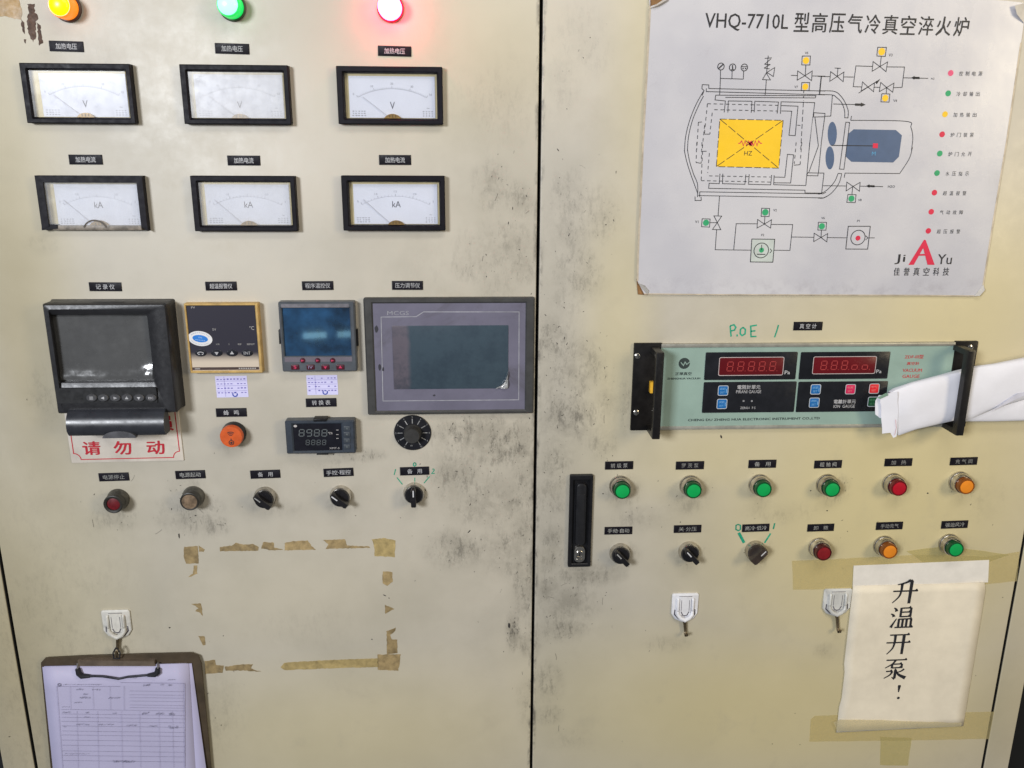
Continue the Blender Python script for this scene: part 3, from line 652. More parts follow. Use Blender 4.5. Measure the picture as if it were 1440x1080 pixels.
for x, a in ((973, 'r'), (1060, 270), (1143, 90), (1225, 'ENT')):
    p = L(*z(x, 449), 10.5)
    k = MB().stack([[(p[0] + a_ * math.cos(2 * math.pi * q / 20), p[1] + a_ * .62 * math.sin(2 * math.pi * q / 20), hh) for q in range(20)] for a_, hh in ((7.6, 10), (7.6, 10.7), (6.9, 11.1))]).build('key', mat('black membrane key', (0.012, 0.013, 0.02), .35), t)
    g = MB()
    if a == 'r': g.ring(p[0], p[1] - .3, 3.8, 1.0, 11.3, 16, ry=1.8, a0=-10, a1=200); g.slab(p[0] - 3.4, p[0] - 1, p[1] - 2.2, p[1] - 1, 11.1, 11.3); g.slab(p[0] + 1.4, p[0] + 3.4, p[1] - 2.2, p[1] - 1, 11.1, 11.3)
    elif a == 'ENT': g.text('ENT', p[0], p[1], 4, 9, 11.3)
    else: g.poly([(p[0] + 3.2 * math.cos(R(a + q)), p[1] + 2.9 * math.sin(R(a + q))) for q in (0, 120, 240)], 11.3)
    g.build('symbol', LET, k)
p = L(*z(970, 371), 10.8)
s_ = thing('oval_sticker', 'oval white and blue sticker on the gold-framed controller', 'sticker', (C[0] + p[0], C[1] + p[1]), rot=-8, h=10.2)
MB().stack([[(16.0 * k2 * math.cos(2 * math.pi * q / 36), 10.2 * k2 * math.sin(2 * math.pi * q / 36), hh) for q in range(36)] for k2, hh in ((1, 0), (1, .5))]).build('backing', mat('white sticker paper', (0.72, 0.71, 0.72), .45, var=.08), s_)
MB().disc(0, 0, 10.2, .65, 32, 5.0).build('blue_centre', mat('bright blue print', (0.02, 0.19, 0.62), .4), s_)
g = MB(); g.text('合格', 0, 1.6, 2.2, 5, .8)
for q in range(6): g.slab(-6 + q * 2.2, -4.7 + q * 2.2, -2.4, -1.7, .6, .8)
g.build('white_print', mat('pale blue print', (0.35, 0.55, 0.85), .5), s_)
g = MB()
for a in list(range(30, 155, 11)): 
    g.line([(12.9 * math.cos(R(a)), 7.7 * math.sin(R(a))), (13.7 * math.cos(R(a + 3)), 8.3 * math.sin(R(a + 3)))], .9, .7)
for a in range(215, 330, 9): g.line([(12.9 * math.cos(R(a)), 7.7 * math.sin(R(a))), (13.6 * math.cos(R(a)), 8.2 * math.sin(R(a)))], .8, .7)
g.build('ring_print', mat('grey blue print', (0.2, 0.25, 0.4), .5), s_)

# ================================================================== blue-screen programmer
z = zoom(370, 380, 3.6)
C, W, H = quad(z(80, 160), z(468, 160), z(93, 515), z(468, 512), 14); L = Loc(C)
t = thing('temperature_programmer', 'grey framed controller with a blue mirror-like screen and red keys', 'controller', C)
GR = mat('grey blue plastic', (0.075, 0.085, 0.10), .38, var=.2, sc=60, dirt=.15)
MB().frame((-W / 2, W / 2, -H / 2, H / 2), (-W / 2 + 4, W / 2 - 6.5, -H / 2 + 21.5, H / 2 - 8.5), 0, 14, 10, b=1.6, r=2).build('frame', GR, t)
MB().slab(-W / 2 + 2, W / 2 - 3, -H / 2 + 2, H / 2 - 3, 0, 10).build('screen', mat('deep blue glossy screen', (0.014, 0.060, 0.140), .05, var=.8, sc=22, spec=1.0, coat=1.0), t)
MB().slab(-W / 2 + 4, W / 2 - 7, H / 2 - 7.6, H / 2 - 2.8, 14, 14.4, r=.8).build('maker_strip', mat('dulled steel strip', (0.20, 0.19, 0.21), .4, .5, var=.4), t)
for x0_, x1_, y0_, n_ in ((66, 84, 300, 'side_clip'),):
    a, b = L(*z(74, 300), 4), L(*z(90, 370), 4); MB().slab(-W / 2 - 3.2, -W / 2 + 1, b[1], a[1], 0, 9, b=1).build('side_clip', BLACK(), t)
    MB().slab(W / 2 - 1, W / 2 + 2.2, b[1] - 4, a[1], 0, 8, b=1).build('side_clip', BLACK(), t)
RK = mat('red key print', (0.55, 0.03, 0.10), .5)
MB().slab(-W / 2 + 4, W / 2 - 6, -H / 2 + 14, -H / 2 + 20.5, 14, 14.3).build('lamp_strip', mat('purple grey strip', (0.16, 0.14, 0.17), .4), t)
for x in (200, 276, 352):
    p = L(*z(x, 457), 15); k = MB().lathe(p[0], p[1], [(3.6, 14.3), (3.4, 15.3), (.2, 15.6)], 20).build('round_key', mat('dark maroon key', (0.07, 0.01, 0.02), .3), t)
    MB().poly([(p[0] - 2, p[1] - 1.6), (p[0] + 2, p[1]), (p[0] - 2, p[1] + 1.6)], 15.8).build('symbol', RK, k)
for j, x in enumerate((162, 240, 315, 391)):
    p = L(*z(x, 491), 15); k = MB().slab(p[0] - 5.4, p[0] + 5.4, p[1] - 3.6, p[1] + 3.6, 13.6, 15.2, r=1.2, b=.5).build('key', mat('dark maroon key', (0.07, 0.01, 0.02), .3), t)
    g = MB()
    if j == 0: g.text('$', p[0], p[1], 5, 4, 15.5, bold=.02)
    elif j == 1: g.text('IV', p[0], p[1], 4, 6, 15.5)
    else:
        an = 270 if j == 2 else 90; g.poly([(p[0] + 2.9 * math.cos(R(an + q)), p[1] + 2.6 * math.sin(R(an + q))) for q in (0, 120, 240)], 15.5)
    g.build('symbol', RK if j != 1 else mat('pale violet print', (0.3, 0.25, 0.4), .5), k)

# ================================================================== touch screen
C, W, H = quad(z(506, 140), z(1378, 140), z(530, 736), z(1368, 724), 9); L = Loc(C)
t = thing('touch_screen', 'wide purple grey touch screen panel in a dark frame, dusty with a peeling film corner', 'touch screen', C)
i = [(L(*z(555, 168), 7)[0] + L(*z(575, 708), 7)[0]) / 2, (L(*z(1329, 168), 7)[0] + L(*z(1324, 708), 7)[0]) / 2, L(*z(900, 708), 7)[1], L(*z(900, 167), 7)[1]]
MB().frame((-W / 2, W / 2, -H / 2, H / 2), tuple(i), 0, 9, 6.5, b=2.0, r=2.5).build('frame', mat('dark olive grey frame', (0.055, 0.055, 0.055), .42, var=.2, sc=50, dirt=.35), t)
MB().slab(i[0] - 2, i[1] + 2, i[2] - 2, i[3] + 2, 0, 7).build('face', mat('purple grey membrane', (0.155, 0.148, 0.205), .38, var=.12, sc=22, dirt=.45), t)
g = MB(); f = lambda x, y: L(*z(x, y), 7.2)
g.line([f(597, 237), f(775, 235), f(812, 211), f(1296, 211), f(1294, 656), f(607, 662)], 1.0, 7.25, True)
g.build('border_line', mat('pale grey line', (0.36, 0.36, 0.40), .5, var=.3), t)
p = f(683, 217); g = MB().text('MCGS', p[0], p[1], 5.6, 29, 7.25).build('lettering', mat('pale grey line', (0, 0, 0)), t)
s = (L(*z(657, 440), 7)[0], L(*z(1241, 440), 7)[0], L(*z(900, 600), 7)[1], L(*z(900, 280), 7)[1])
sm, sn, sb = newmat('dull unlit screen'); sco = sn('ShaderNodeTexCoord').outputs['Object']
sxx = sn('ShaderNodeSeparateXYZ', {0: sco}).outputs[0]
sf = sn.math('ADD', sxx, sn.math('MULTIPLY', sn.noise(sco, 60, 4), 0.006))
sc_ = sn.mix(sn.ramp(sf, (s[0] + 21) * M3, (s[0] + 29) * M3), (0.125, 0.110, 0.135), (0.050, 0.076, 0.100))  # grey purple left strip is a reflection painted into the screen colour
sc_ = sn.mix(sn.ramp(sn.noise(sco, 14, 6, .75), .42, .66, 0, .6), sc_, (0.030, 0.045, 0.065))  # dark blotches paint in broken room reflections
sn.l.new(sc_, sb.inputs['Base Color']); sb.inputs['Roughness'].default_value = .22
MB().slab(*s, 7, 7.7, r=.8, b=.2).build('screen', sm, t)
fl = MB(); cx1, cz0 = s[1] - .5, s[2] + .5; n = 9; fv = []
for a in range(n):
    for b in range(n):
        u, v = a / (n - 1), b / (n - 1)
        fv.append((cx1 - 17 * u * (1 - .85 * v) , cz0 + 25 * v * (1 - .7 * u), 8.0 + 2.6 * math.sin(u * 5 + v * 6) ** 2 + 1.5 * (1 - u)))
fl.add(fv, [(a * n + b, a * n + b + 1, (a + 1) * n + b + 1, (a + 1) * n + b) for a in range(n - 1) for b in range(n - 1)])
fl.build('peeling_film', mat('silvery crinkled film', (0.62, 0.62, 0.62), .22, .55, var=.4, sc=160, bump=.6, bsc=300), t)  # bright silver colour paints in the highlight on the film
for (x, y, a, b) in ((574, 298, 3.0, 5.5), (590, 490, 2.2, 5), (607, 500, 1.4, 4), (866, 634, 2.5, 1.6), (1215, 560, 4, 2)):
    p = f(x, y); bk = MB(); bk.poly([(p[0] + a * random.uniform(.6, 1.1) * math.cos(R(q)), p[1] + b * random.uniform(.6, 1.1) * math.sin(R(q))) for q in range(0, 360, 40)], 7.4)
    bk.build('dirt_spot', mat('black smear', (0.03, 0.03, 0.04), .6), t)

# ================================================================== calibration stickers
def cal(p, label, rot=0.0):
    C, W, H = quad(*p, 1); t = thing('calibration_sticker', label, 'sticker', C, 'small white calibration stickers', rot)
    MB().slab(-W / 2, W / 2, -H / 2, H / 2, 0, .4, r=.4).build('paper', mat('lilac white sticker paper', (0.66, 0.64, 0.93), .45, var=.05), t)
    g = MB()
    for k in (-.30, -.08, .16): g.line([(-W / 2 + 1, -H * k - 1), (W / 2 - 1, -H * k - 1)], .35, .5)
    g.line([(-W * .22, -H / 2 + 1), (-W * .22, H / 2 - 1)], .35, .5)
    for row in range(4):
        zz = H * .36 - row * H * .21
        for q in range(9):
            if random.random() < .75: x = -W / 2 + 2 + q * W * .105; g.slab(x, x + W * .06, zz - .9, zz + .9 * random.random(), .4, .55)
    g.build('print', mat('violet blue print', (0.16, 0.13, 0.45), .5), t)
    g = MB(); g.ring(W * .08, -H * .36, 3.0, 1.5, .7, 18, a0=150, a1=390); g.disc(W * .08, -H * .28, 1.0, .7); g.build('emblem', mat('blue emblem print', (0.03, 0.07, 0.42), .5), t)
cal(((302.2, 529.6), (346.8, 528.4), (304.8, 559.4), (349.4, 558.4)), 'small lilac white sticker under the gold-framed controller', 0.6)
cal(((431, 528), (474.7, 527.4), (431.7, 556), (475, 555)), 'small lilac white sticker under the blue-screen controller', 0.4)

# ================================================================== buzzer
z = zoom(30, 380, 3.857)
C = px(*z(1137, 905), 18)
t = thing('buzzer', 'round orange buzzer with black signal symbol on a black ring', 'buzzer', C)
MB().lathe(0, 0, [(16.8, 0), (16.8, 4), (16.2, 8), (15.6, 12), (15.4, 12)], 40, False).build('base', BLACK(), t)
MB().lathe(0, 0, [(15.8, 8), (15.6, 16), (14.8, 18), (.3, 18.3)], 40).build('cap', mat('orange buzzer plastic', (0.62, 0.10, 0.015), .42, var=.2, sc=80, dirt=.2), t)
g = MB()
for r_ in (3, 5.2, 7.4): g.ring(0, 0, r_, 1.1, 18.5, 12, a0=52, a1=128)
g.ring(0, -8, 3.2, 1.0, 18.5, 16); g.disc(0, -8.2, 1.6, 18.5)
g.line([(0, -4.5), (0, -2)], 1.2, 18.5)
g.build('symbol', INK(), t)

# ================================================================== small digital meter
z = zoom(390, 575, 11.08)
C, W, H = quad(z(118, 192), z(1190, 178), z(140, 702), z(1230, 700), 16); L = Loc(C)
t = thing('digital_meter', 'small dark blue grey digital meter with unlit digits under the programmer', 'digital meter', C)
BG = mat('dark slate plastic', (0.040, 0.052, 0.072), .38, var=.25, sc=60, dirt=.3)
w_ = (L(*z(240, 240), 14)[0], L(*z(1005, 460), 14)[0], L(*z(600, 650), 14)[1], L(*z(600, 235), 14)[1])
MB().frame((-W / 2, W / 2, -H / 2, H / 2), w_, 0, 16, 13, b=2.0, r=2).build('housing', BG, t)
MB().slab(w_[0] - 1, w_[1] + 1, w_[2] - 1, w_[3] + 1, 0, 13.4).build('display', mat('black display window', (0.010, 0.010, 0.016), .25, var=.3, spec=.5), t)
def seg7(mb, x, zz, w2, hh, sl, h, t_=1.0, which='abcdefg'):
    q = lambda a, b: (x + a * w2 + sl * (b - .5) * hh, zz + b * hh)
    S7 = dict(a=((0.1, 1), (.9, 1)), b=((1, .95), (1, .55)), c=((1, .45), (1, .05)), d=((.1, 0), (.9, 0)), e=((0, .45), (0, .05)), f=((0, .95), (0, .55)), g=((.1, .5), (.9, .5)))
    for k in which: mb.line([q(*S7[k][0]), q(*S7[k][1])], t_, h)
UN = mat('unlit grey segment', (0.10, 0.115, 0.12), .5, var=.3, sc=300)
g = MB()
for k, wh in enumerate(('abcdefg', 'abcdfg', 'abcdefg', 'abcdefg')):
    p = L(*z(345 + 118 * k, 425), 13.6); seg7(g, p[0], p[1], 6.6, 9.6, .12, 13.6, 1.3, wh)
for k in range(4):
    p = L(*z(450 + 85 * k, 560), 13.6); seg7(g, p[0], p[1], 4.6, 7.0, .12, 13.6, .8)
g.build('digit_segments', UN, t)
g = MB(); p = L(*z(825, 378), 13.6); g.text('℃%', p[0], p[1], 3.2, 6, 13.6, bold=.02); p = L(*z(890, 612), 13.6); g.text('XMT-5', p[0], p[1], 2.6, 14, 13.6)
p = L(*z(280, 268), 13.6); g.disc(p[0], p[1], 2.4, 13.6, ry=1.8)
for yy in (330, 400, 460): p = L(*z(935, yy), 13.6); g.slab(p[0] - 1.6, p[0] + 1.6, p[1] - .4, p[1] + .4, 13.4, 13.6)
g.build('white_print', mat('soft white print', (0, 0, 0)), t, kind='stuff')
for yy in (305, 395, 495, 590):
    p = L(*z(1085, yy), 16.5); k = MB().slab(p[0] - 4.6, p[0] + 4.6, p[1] - 3.4, p[1] + 3.4, 15.4, 17, r=1.4, b=.6).build('key', mat('slate key', (0.05, 0.06, 0.075), .45), t)
    MB().disc(p[0], p[1], 1.2, 17.2, 12).build('symbol', UN, k)
p = L(*z(665, 180), 16); MB().slab(p[0] - 9, p[0] + 9, H / 2 - 1, H / 2 + 2.6, 2, 16.8, b=.8).build('mounting_clip', BLACK(), t)
p = L(*z(695, 715), 16); MB().slab(p[0] - 8, p[0] + 8, -H / 2 - 2.8, -H / 2 + 1, 2, 13, b=.8).build('mounting_clip', BLACK(), t)

# ================================================================== potentiometer dial
C = px(580.2, 608.9, 2)
t = thing('dial_knob', 'round black dial with white radial marks tucked under the touch screen', 'dial', C)
MB().lathe(0, 0, [(26.2, 0), (26.2, 1.0), (25.4, 1.6), (.3, 1.7)], 56).build('dial_plate', mat('black dial plate', (0.010, 0.010, 0.014), .35, var=.3), t)
g = MB()
for k in range(11):
    a = R(-120 - 30 * k + 12 if False else 240 - 30 * k); c_, s_ = math.cos(a), math.sin(a)
    g.line([(14 * c_, 14 * s_), (21 * c_, 21 * s_)], 1.15, 1.9)
    g.text(str(k), 23.6 * c_, 23.6 * s_, 2.4, None, 1.9)
g.text('W', -2, -19, 2.6, None, 1.9)
g.build('tick_print', mat('dull white tick', (0.42, 0.42, 0.42), .5, var=.5, sc=80), t)
MB().lathe(0, 0, [(12.8, 1.6), (12.4, 4), (11.6, 5), (11.0, 15), (10.0, 16.4), (.3, 16.6)], 28).build('knob', mat('dusty black knob', (0.028, 0.027, 0.026), .55, var=.4, bump=.3), t)

# ================================================================== diagram board
BH = 3.0
BC = px(1150, 205, BH); L = Loc(BC)
bd_ = thing('diagram_board', 'grey white furnace diagram board with yellow square and curled corners on the right door', 'sign board', BC)
bmm, n, b = newmat('grey white board'); co = n('ShaderNodeTexCoord').outputs['Object']
c = n.mix(n.ramp(n.noise(co, 7, 4, .5), .35, .65), (0.515, 0.51, 0.555), (0.60, 0.59, 0.62))
c = n.mix(n.ramp(n.noise(co, 26, 6, .7, 1.0), .60, .80, 0, .22), c, (0.36, 0.34, 0.36))
c = n.mix(n.ramp(n.noise(co, 160, 5, .7), .62, .8, 0, .22), c, (0.3, 0.28, 0.28))
xs_ = n('ShaderNodeSeparateXYZ', {0: co}).outputs[2]
c = n.mix(n.math('MULTIPLY', n.ramp(xs_, -.165, -.20, 0, .4), n.ramp(n.noise(co, 30, 5, .7), .45, .7)), c, (0.28, 0.26, 0.30))
n.l.new(c, b.inputs['Base Color']); n.l.new(n.ramp(n.noise(co, 18, 5, .6), .3, .7, .20, .38, False), b.inputs['Roughness'])
bp = n('ShaderNodeBump', {'Strength': .5, 'Distance': .002, 'Height': n.noise(co, 11, 4, .55)}); n.l.new(bp.outputs[0], b.inputs['Normal'])
b.inputs['Coat Weight'].default_value = .25; b.inputs['Coat Roughness'].default_value = .22
outl = [(911.5, -14), (914, 8), (909.5, 100), (904, 200), (897, 360), (896.3, 395), (906, 413.5), (1000, 414.5), (1150, 415), (1300, 415.6), (1374, 416.5), (1382.5, 402), (1398, 305), (1416, 198), (1436, 60), (1440, 30), (1441, 4), (1415, 1), (1387, -1), (1300, -7)]
MB().prism([L(x, y, BH) for x, y in outl], .6, BH).build('sheet', bmm, bd_)
edge = mat('yellowed board edge', (0.55, 0.47, 0.36), .6, var=.3, sc=60)
MB().line([L(x + .3, y, BH) for x, y in outl[1:6]], 2.4, BH + .15).build('worn_edge', edge, bd_)
MB().line([L(x, y - .3, BH) for x, y in outl[6:11]], 1.6, BH + .15).build('worn_edge', edge, bd_)
MB().line([L(x - .3, y, BH) for x, y in outl[11:15]], 2.2, BH + .15).build('worn_edge', edge, bd_)
rust = mat('brown glue patch', (0.30, 0.15, 0.05), .7, var=.5, sc=120)
MB().prism([L(x, y, 1) for x, y in ((895, 392), (897, 414), (911, 415), (909, 402))], .1, 1.0).build('glue_patch', rust, bd_)
MB().prism([L(x, y, 1) for x, y in ((914, -12), (914, 9), (926, 5), (940, -4))], .1, 3.4).build('glue_patch', rust, bd_)
def curl(pts, name='curled_corner'):
    vs = [(*L(x, y, h), h) for x, y, h in pts]; m = MB()
    m.add(vs, [(0, i_, i_ + 1) for i_ in range(1, len(vs) - 1)]); m.build(name, mat('pale curled edge', (0.62, 0.58, 0.52), .5, var=.2), bd_)
curl([(897, 398, 3.5), (905, 401, 7), (912, 409, 6), (911, 414.5, 3.5)])
curl([(914, 12, 3.5), (924, 8, 8), (938, 0, 8), (944, -8, 4), (930, 4, 5)])
curl([(1383, 400, 3.4), (1385, 408, 8), (1378, 416, 7), (1370, 416.4, 3.4)])
curl([(1441, 4, 3.4), (1427, 8, 8), (1430, 20, 8), (1441, 34, 3.4)])
ink = MB(); yel = MB(); grn = MB(); red = MB(); blu = MB(); pink = MB()
hI, hF = BH + .35, BH + .2
LW = .85
def PLN(zf, pts, closed=False, wd=LW): ink.line([L(*zf(*p), BH) for p in pts], wd, hI, closed)
def PD(zf, p, q, on=5.5, off=4.2): ink.dash(L(*zf(*p), BH), L(*zf(*q), BH), LW, hI, on, off)
def PF(mb, zf, pts, h=None): mb.poly([L(*zf(*p), BH) for p in pts], h or hF)
def PC(mb, zf, c_, r, h=None, fx=.94):
    p = L(*zf(*c_), BH); rr = r / zf.s * .93; mb.disc(p[0], p[1], rr, h or hF, 24)
def PR_(zf, c_, r, wd=LW):
    p = L(*zf(*c_), BH); ink.ring(p[0], p[1], r / zf.s * .93, wd, hI, 28)
def PT(zf, s_, c_, H, W=None, mb=None, bold=0.0, shear=0.0):
    p = L(*zf(*c_), BH); (mb or ink).text(s_, p[0], p[1], H / zf.s * .93, W / zf.s * .93 if W else None, hI, bold=bold, shear=shear, rot=-.3)
def zz_(ox, oy, s_):
    f = lambda x, y: (ox + x / s_, oy + y / s_); f.s = s_; return f
A = zz_(880, 0, 5.143); B = zz_(1150, 0, 4.966); Cc = zz_(880, 200, 4.91); E_ = zz_(1150, 200, 4.91); I1 = zz_(0, 0, 1.0)
def bow(zf, a, b, c_, d, m):
    PLN(zf, [a, b, m], True); PLN(zf, [c_, d, m], True)
# title
PT(I1, 'VHQ-7710L', (1050, 31.5), 22, 115, bold=.006)
for k, ch in enumerate('型高压气冷真空淬火炉'):
    PT(I1, ch, (1127.5 + 24.95 * k, 31.2 + .72 * k), 24.5, 20.5, bold=.012)
# instruments above the vessel
for x, y in ((688, 481), (772, 487), (857, 488)): PR_(A, (x, y), 23, 1.0)
PLN(A, [(685, 505), (683, 600), (678, 690)]); PLN(A, [(769, 510), (767, 570)]); PLN(A, [(852, 511), (850, 572)]); PLN(A, [(683, 567), (850, 572)])
PLN(A, [(672, 495), (704, 465)], wd=1.6); PLN(A, [(772, 470), (772, 504)], wd=1.4); PLN(A, [(762, 503), (782, 503)]); PLN(A, [(838, 482), (876, 482)]); PC(ink, A, (848, 495), 5, hI); PC(ink, A, (866, 495), 5, hI)
PLN(A, [(1030, 402), (1018, 530)]); PLN(A, [(1005, 422), (1055, 418)]); PLN(A, [(1003, 465), (1050, 425)]); PLN(A, [(1003, 465), (1045, 466)]); PLN(A, [(1000, 492), (1045, 466)]); PLN(A, [(1000, 492), (1040, 498)])
PLN(A, [(1016, 528), (988, 575), (1046, 578)], True); PLN(A, [(1020, 524), (1077, 488), (1067, 553)], True); PLN(A, [(1016, 578), (1012, 640), (1007, 692)])
# valve with yellow actuator
def box(zf, pts, c_, mb, r=20):
    PLN(zf, pts, True); PC(mb, zf, c_, r)
box(A, [(1276, 405), (1335, 405), (1331, 470), (1272, 469)], (1303, 438), yel, 23); PT(A, 'V5', (1307, 383), 16); PLN(A, [(1302, 470), (1298, 548)])
bow(A, (1243, 513), (1239, 580), (1348, 513), (1343, 583), (1295, 548)); PLN(A, [(1195, 545), (1240, 546)]); PLN(A, [(1345, 549), (1442, 551)])
box(A, [(1273, 597), (1330, 597), (1325, 656), (1268, 655)], (1298, 627), yel, 22); PT(A, 'V7', (1232, 628), 16)
PD(A, (1287, 656), (1285, 730), 3, 3); PD(A, (1284, 740), (1265, 1080), 6, 3); PLN(A, [(1415, 551), (1402, 686)])
# vessel outline
PLN(A, [(600, 640), (600, 614), (553, 612), (550, 640), (566, 655), (552, 690)]); PLN(A, [(582, 640), (582, 662), (1440, 686)]); PLN(A, [(600, 640), (1440, 658)])
def arc(pts, n_=10):
    out = []
    for i_ in range(len(pts) - 1):
        p0 = pts[max(0, i_ - 1)]; p1 = pts[i_]; p2 = pts[i_ + 1]; p3 = pts[min(len(pts) - 1, i_ + 2)]
        for k in range(n_):
            u = k / n_; out.append(tuple(.5 * (2 * p1[j] + (p2[j] - p0[j]) * u + (2 * p0[j] - 5 * p1[j] + 4 * p2[j] - p3[j]) * u * u + (3 * p1[j] - p0[j] - 3 * p2[j] + p3[j]) * u ** 3) for j in (0, 1)))
    return out + [pts[-1]]
gA = lambda x, y: A(x, y); gC = lambda x, y: Cc(x, y)
PLN(I1, arc([A(560, 662), A(508, 755), A(462, 870), A(433, 985), A(425, 1080), Cc(405, 60), Cc(420, 130), Cc(448, 220), Cc(495, 350)], 6))
PLN(I1, arc([A(562, 695), A(528, 760), A(482, 870), A(454, 985), A(446, 1080), Cc(427, 60), Cc(440, 130), Cc(466, 215), Cc(495, 290), Cc(495, 378)], 6))
PLN(Cc, [(478, 375), (478, 402), (520, 402), (520, 378)])
PLN(A, [(712, 812), (720, 730), (645, 722), (650, 688), (1375, 692), (1370, 708), (720, 704)])
PLN(A, [(738, 812), (741, 730), (912, 732), (907, 815)]); PLN(A, [(928, 812), (933, 732), (1104, 738), (1094, 822)])
PLN(I1, [A(1118, 822), A(1123, 736), A(1366, 742), A(1325, 1080), Cc(1270, 0), Cc(1243, 298)])
PLN(A, [(1125, 763), (1245, 768), (1225, 981), (1180, 978), (1200, 804), (1125, 802)])
for a, b_ in (((590, 750), (1100, 762)), ((640, 793), (1100, 803)), ((590, 750), (568, 970)), ((625, 815), (608, 968)), ((525, 884), (513, 1080)), ((570, 905), (552, 1080))): PD(A, a, b_, 4.5, 3.6)
PLN(A, [(568, 970), (608, 970)]); PLN(A, [(525, 884), (550, 882)]); PLN(A, [(1240, 905), (1262, 907)])
for a, b_ in (((575, 232), (1000, 240)), ((520, 265), (1000, 275)), ((530, 62), (520, 265)), ((577, 75), (565, 212)), ((490, 0), (485, 140)), ((526, 0), (520, 145)), ((1215, 0), (1203, 155)), ((1176, 0), (1163, 150))): PD(Cc, a, b_, 4.5, 3.6)
PLN(Cc, [(530, 62), (557, 62)]); PLN(Cc, [(485, 140), (520, 145)]); PLN(Cc, [(1203, 155), (1160, 158)])
# yellow work zone
zone = MB(); PF(zone, I1, [(1012.2, 167.4), (1101.2, 169.2), (1094.9, 236.4), (1007.3, 234.2)]); 
PD(I1, (1012.2, 167.4), (1101.2, 169.2), 9, 3); PD(I1, (1101.2, 169.2), (1094.9, 236.4), 9, 3); PD(I1, (1094.9, 236.4), (1007.3, 234.2), 9, 3); PD(I1, (1007.3, 234.2), (1012.2, 167.4), 9, 3)
PD(I1, (1012.2, 167.4), (1094.9, 236.4), 12, 3); PD(I1, (1101.2, 169.2), (1007.3, 234.2), 12, 3)
zg = [(1038 + 2.4 * k, 201.5 + (3.4 if k % 2 else -3.4) * (1 if 1 < k < 13 else .0)) for k in range(15)]
red.line([L(*p, BH) for p in zg], 1.1, hI); PC(red, A, (903, 1038), 16, hI); PT(I1, 'HZ', (1052, 215.5), 6)
# bottom of the vessel
PLN(Cc, [(510, 378), (510, 342), (1360, 356), (1382, 345)]); PLN(Cc, [(500, 368), (1365, 384), (1390, 372)])
PLN(Cc, [(650, 217), (645, 286), (575, 283), (572, 318), (1237, 331), (1237, 350), (1352, 351), (1368, 213), (1255, 211), (1250, 230), (1326, 232), (1328, 213)])
PLN(Cc, [(670, 217), (668, 286), (822, 290), (829, 222)]); PLN(Cc, [(852, 222), (847, 290), (1000, 294), (1007, 226)]); PLN(Cc, [(1024, 228), (1021, 293), (1243, 299)])
PLN(Cc, [(1024, 240), (1098, 242), (1116, 83), (1158, 87), (1138, 281), (1024, 280)])
# V1 branch
PLN(Cc, [(647, 370), (637, 507)]); PLN(Cc, [(608, 508), (662, 510), (632, 555)], True); PLN(Cc, [(598, 602), (656, 604), (632, 555)], True); PLN(Cc, [(627, 603), (617, 742), (865, 745)])
box(Cc, [(527, 528), (582, 530), (578, 586), (523, 583)], (554, 556), grn, 22); PLN(Cc, [(580, 555), (632, 555)]); PT(Cc, 'V1', (490, 549), 18)
PLN(Cc, [(745, 742), (762, 562), (908, 563)]); bow(Cc, (910, 533), (906, 592), (1006, 535), (999, 593), (957, 565)); PLN(Cc, [(957, 565), (960, 513)])
box(Cc, [(938, 455), (993, 457), (989, 513), (934, 512)], (963, 484), grn, 23); PT(Cc, 'V2', (1030, 469), 16); PLN(Cc, [(1003, 567), (1152, 568), (1133, 747), (1022, 745)]); PLN(Cc, [(1146, 654), (1300, 656)])
pf = MB(); pf.poly([L(*Cc(*p), BH) for p in [(870, 668), (1028, 670), (1015, 828), (860, 826)]], BH + .12)
PLN(Cc, [(870, 668), (1028, 670), (1015, 828), (860, 826)], True, 1.0); PR_(Cc, (935, 747), 53, 1.0); PC(grn, Cc, (937, 745), 18); PLN(Cc, [(938, 708), (936, 745)]); PLN(Cc, [(905, 773), (963, 774)], wd=1.2); PLN(Cc, [(996, 735), (1008, 750), (994, 765)]); PT(Cc, 'P2', (945, 640), 16)
# V6, P1
PLN(I1, [Cc(1300, 628), Cc(1297, 686), Cc(1348, 657)], True); PLN(E_, [(68, 630), (62, 688), (22, 658)], True); PLN(E_, [(22, 658), (25, 607)])
box(E_, [(4, 552), (60, 553), (56, 607), (0, 606)], (28, 580), grn, 22); PT(E_, 'V6', (36, 523), 16); PLN(E_, [(65, 658), (203, 660)])
PLN(E_, [(210, 580), (362, 580), (344, 738), (193, 737)], True, 1.0); PR_(E_, (277, 658), 52, 1.0); PC(red, E_, (277, 662), 18); PT(E_, 'P1', (280, 543), 16); PLN(E_, [(330, 645), (346, 660), (329, 675)]); PLN(E_, [(352, 660), (392, 660)])
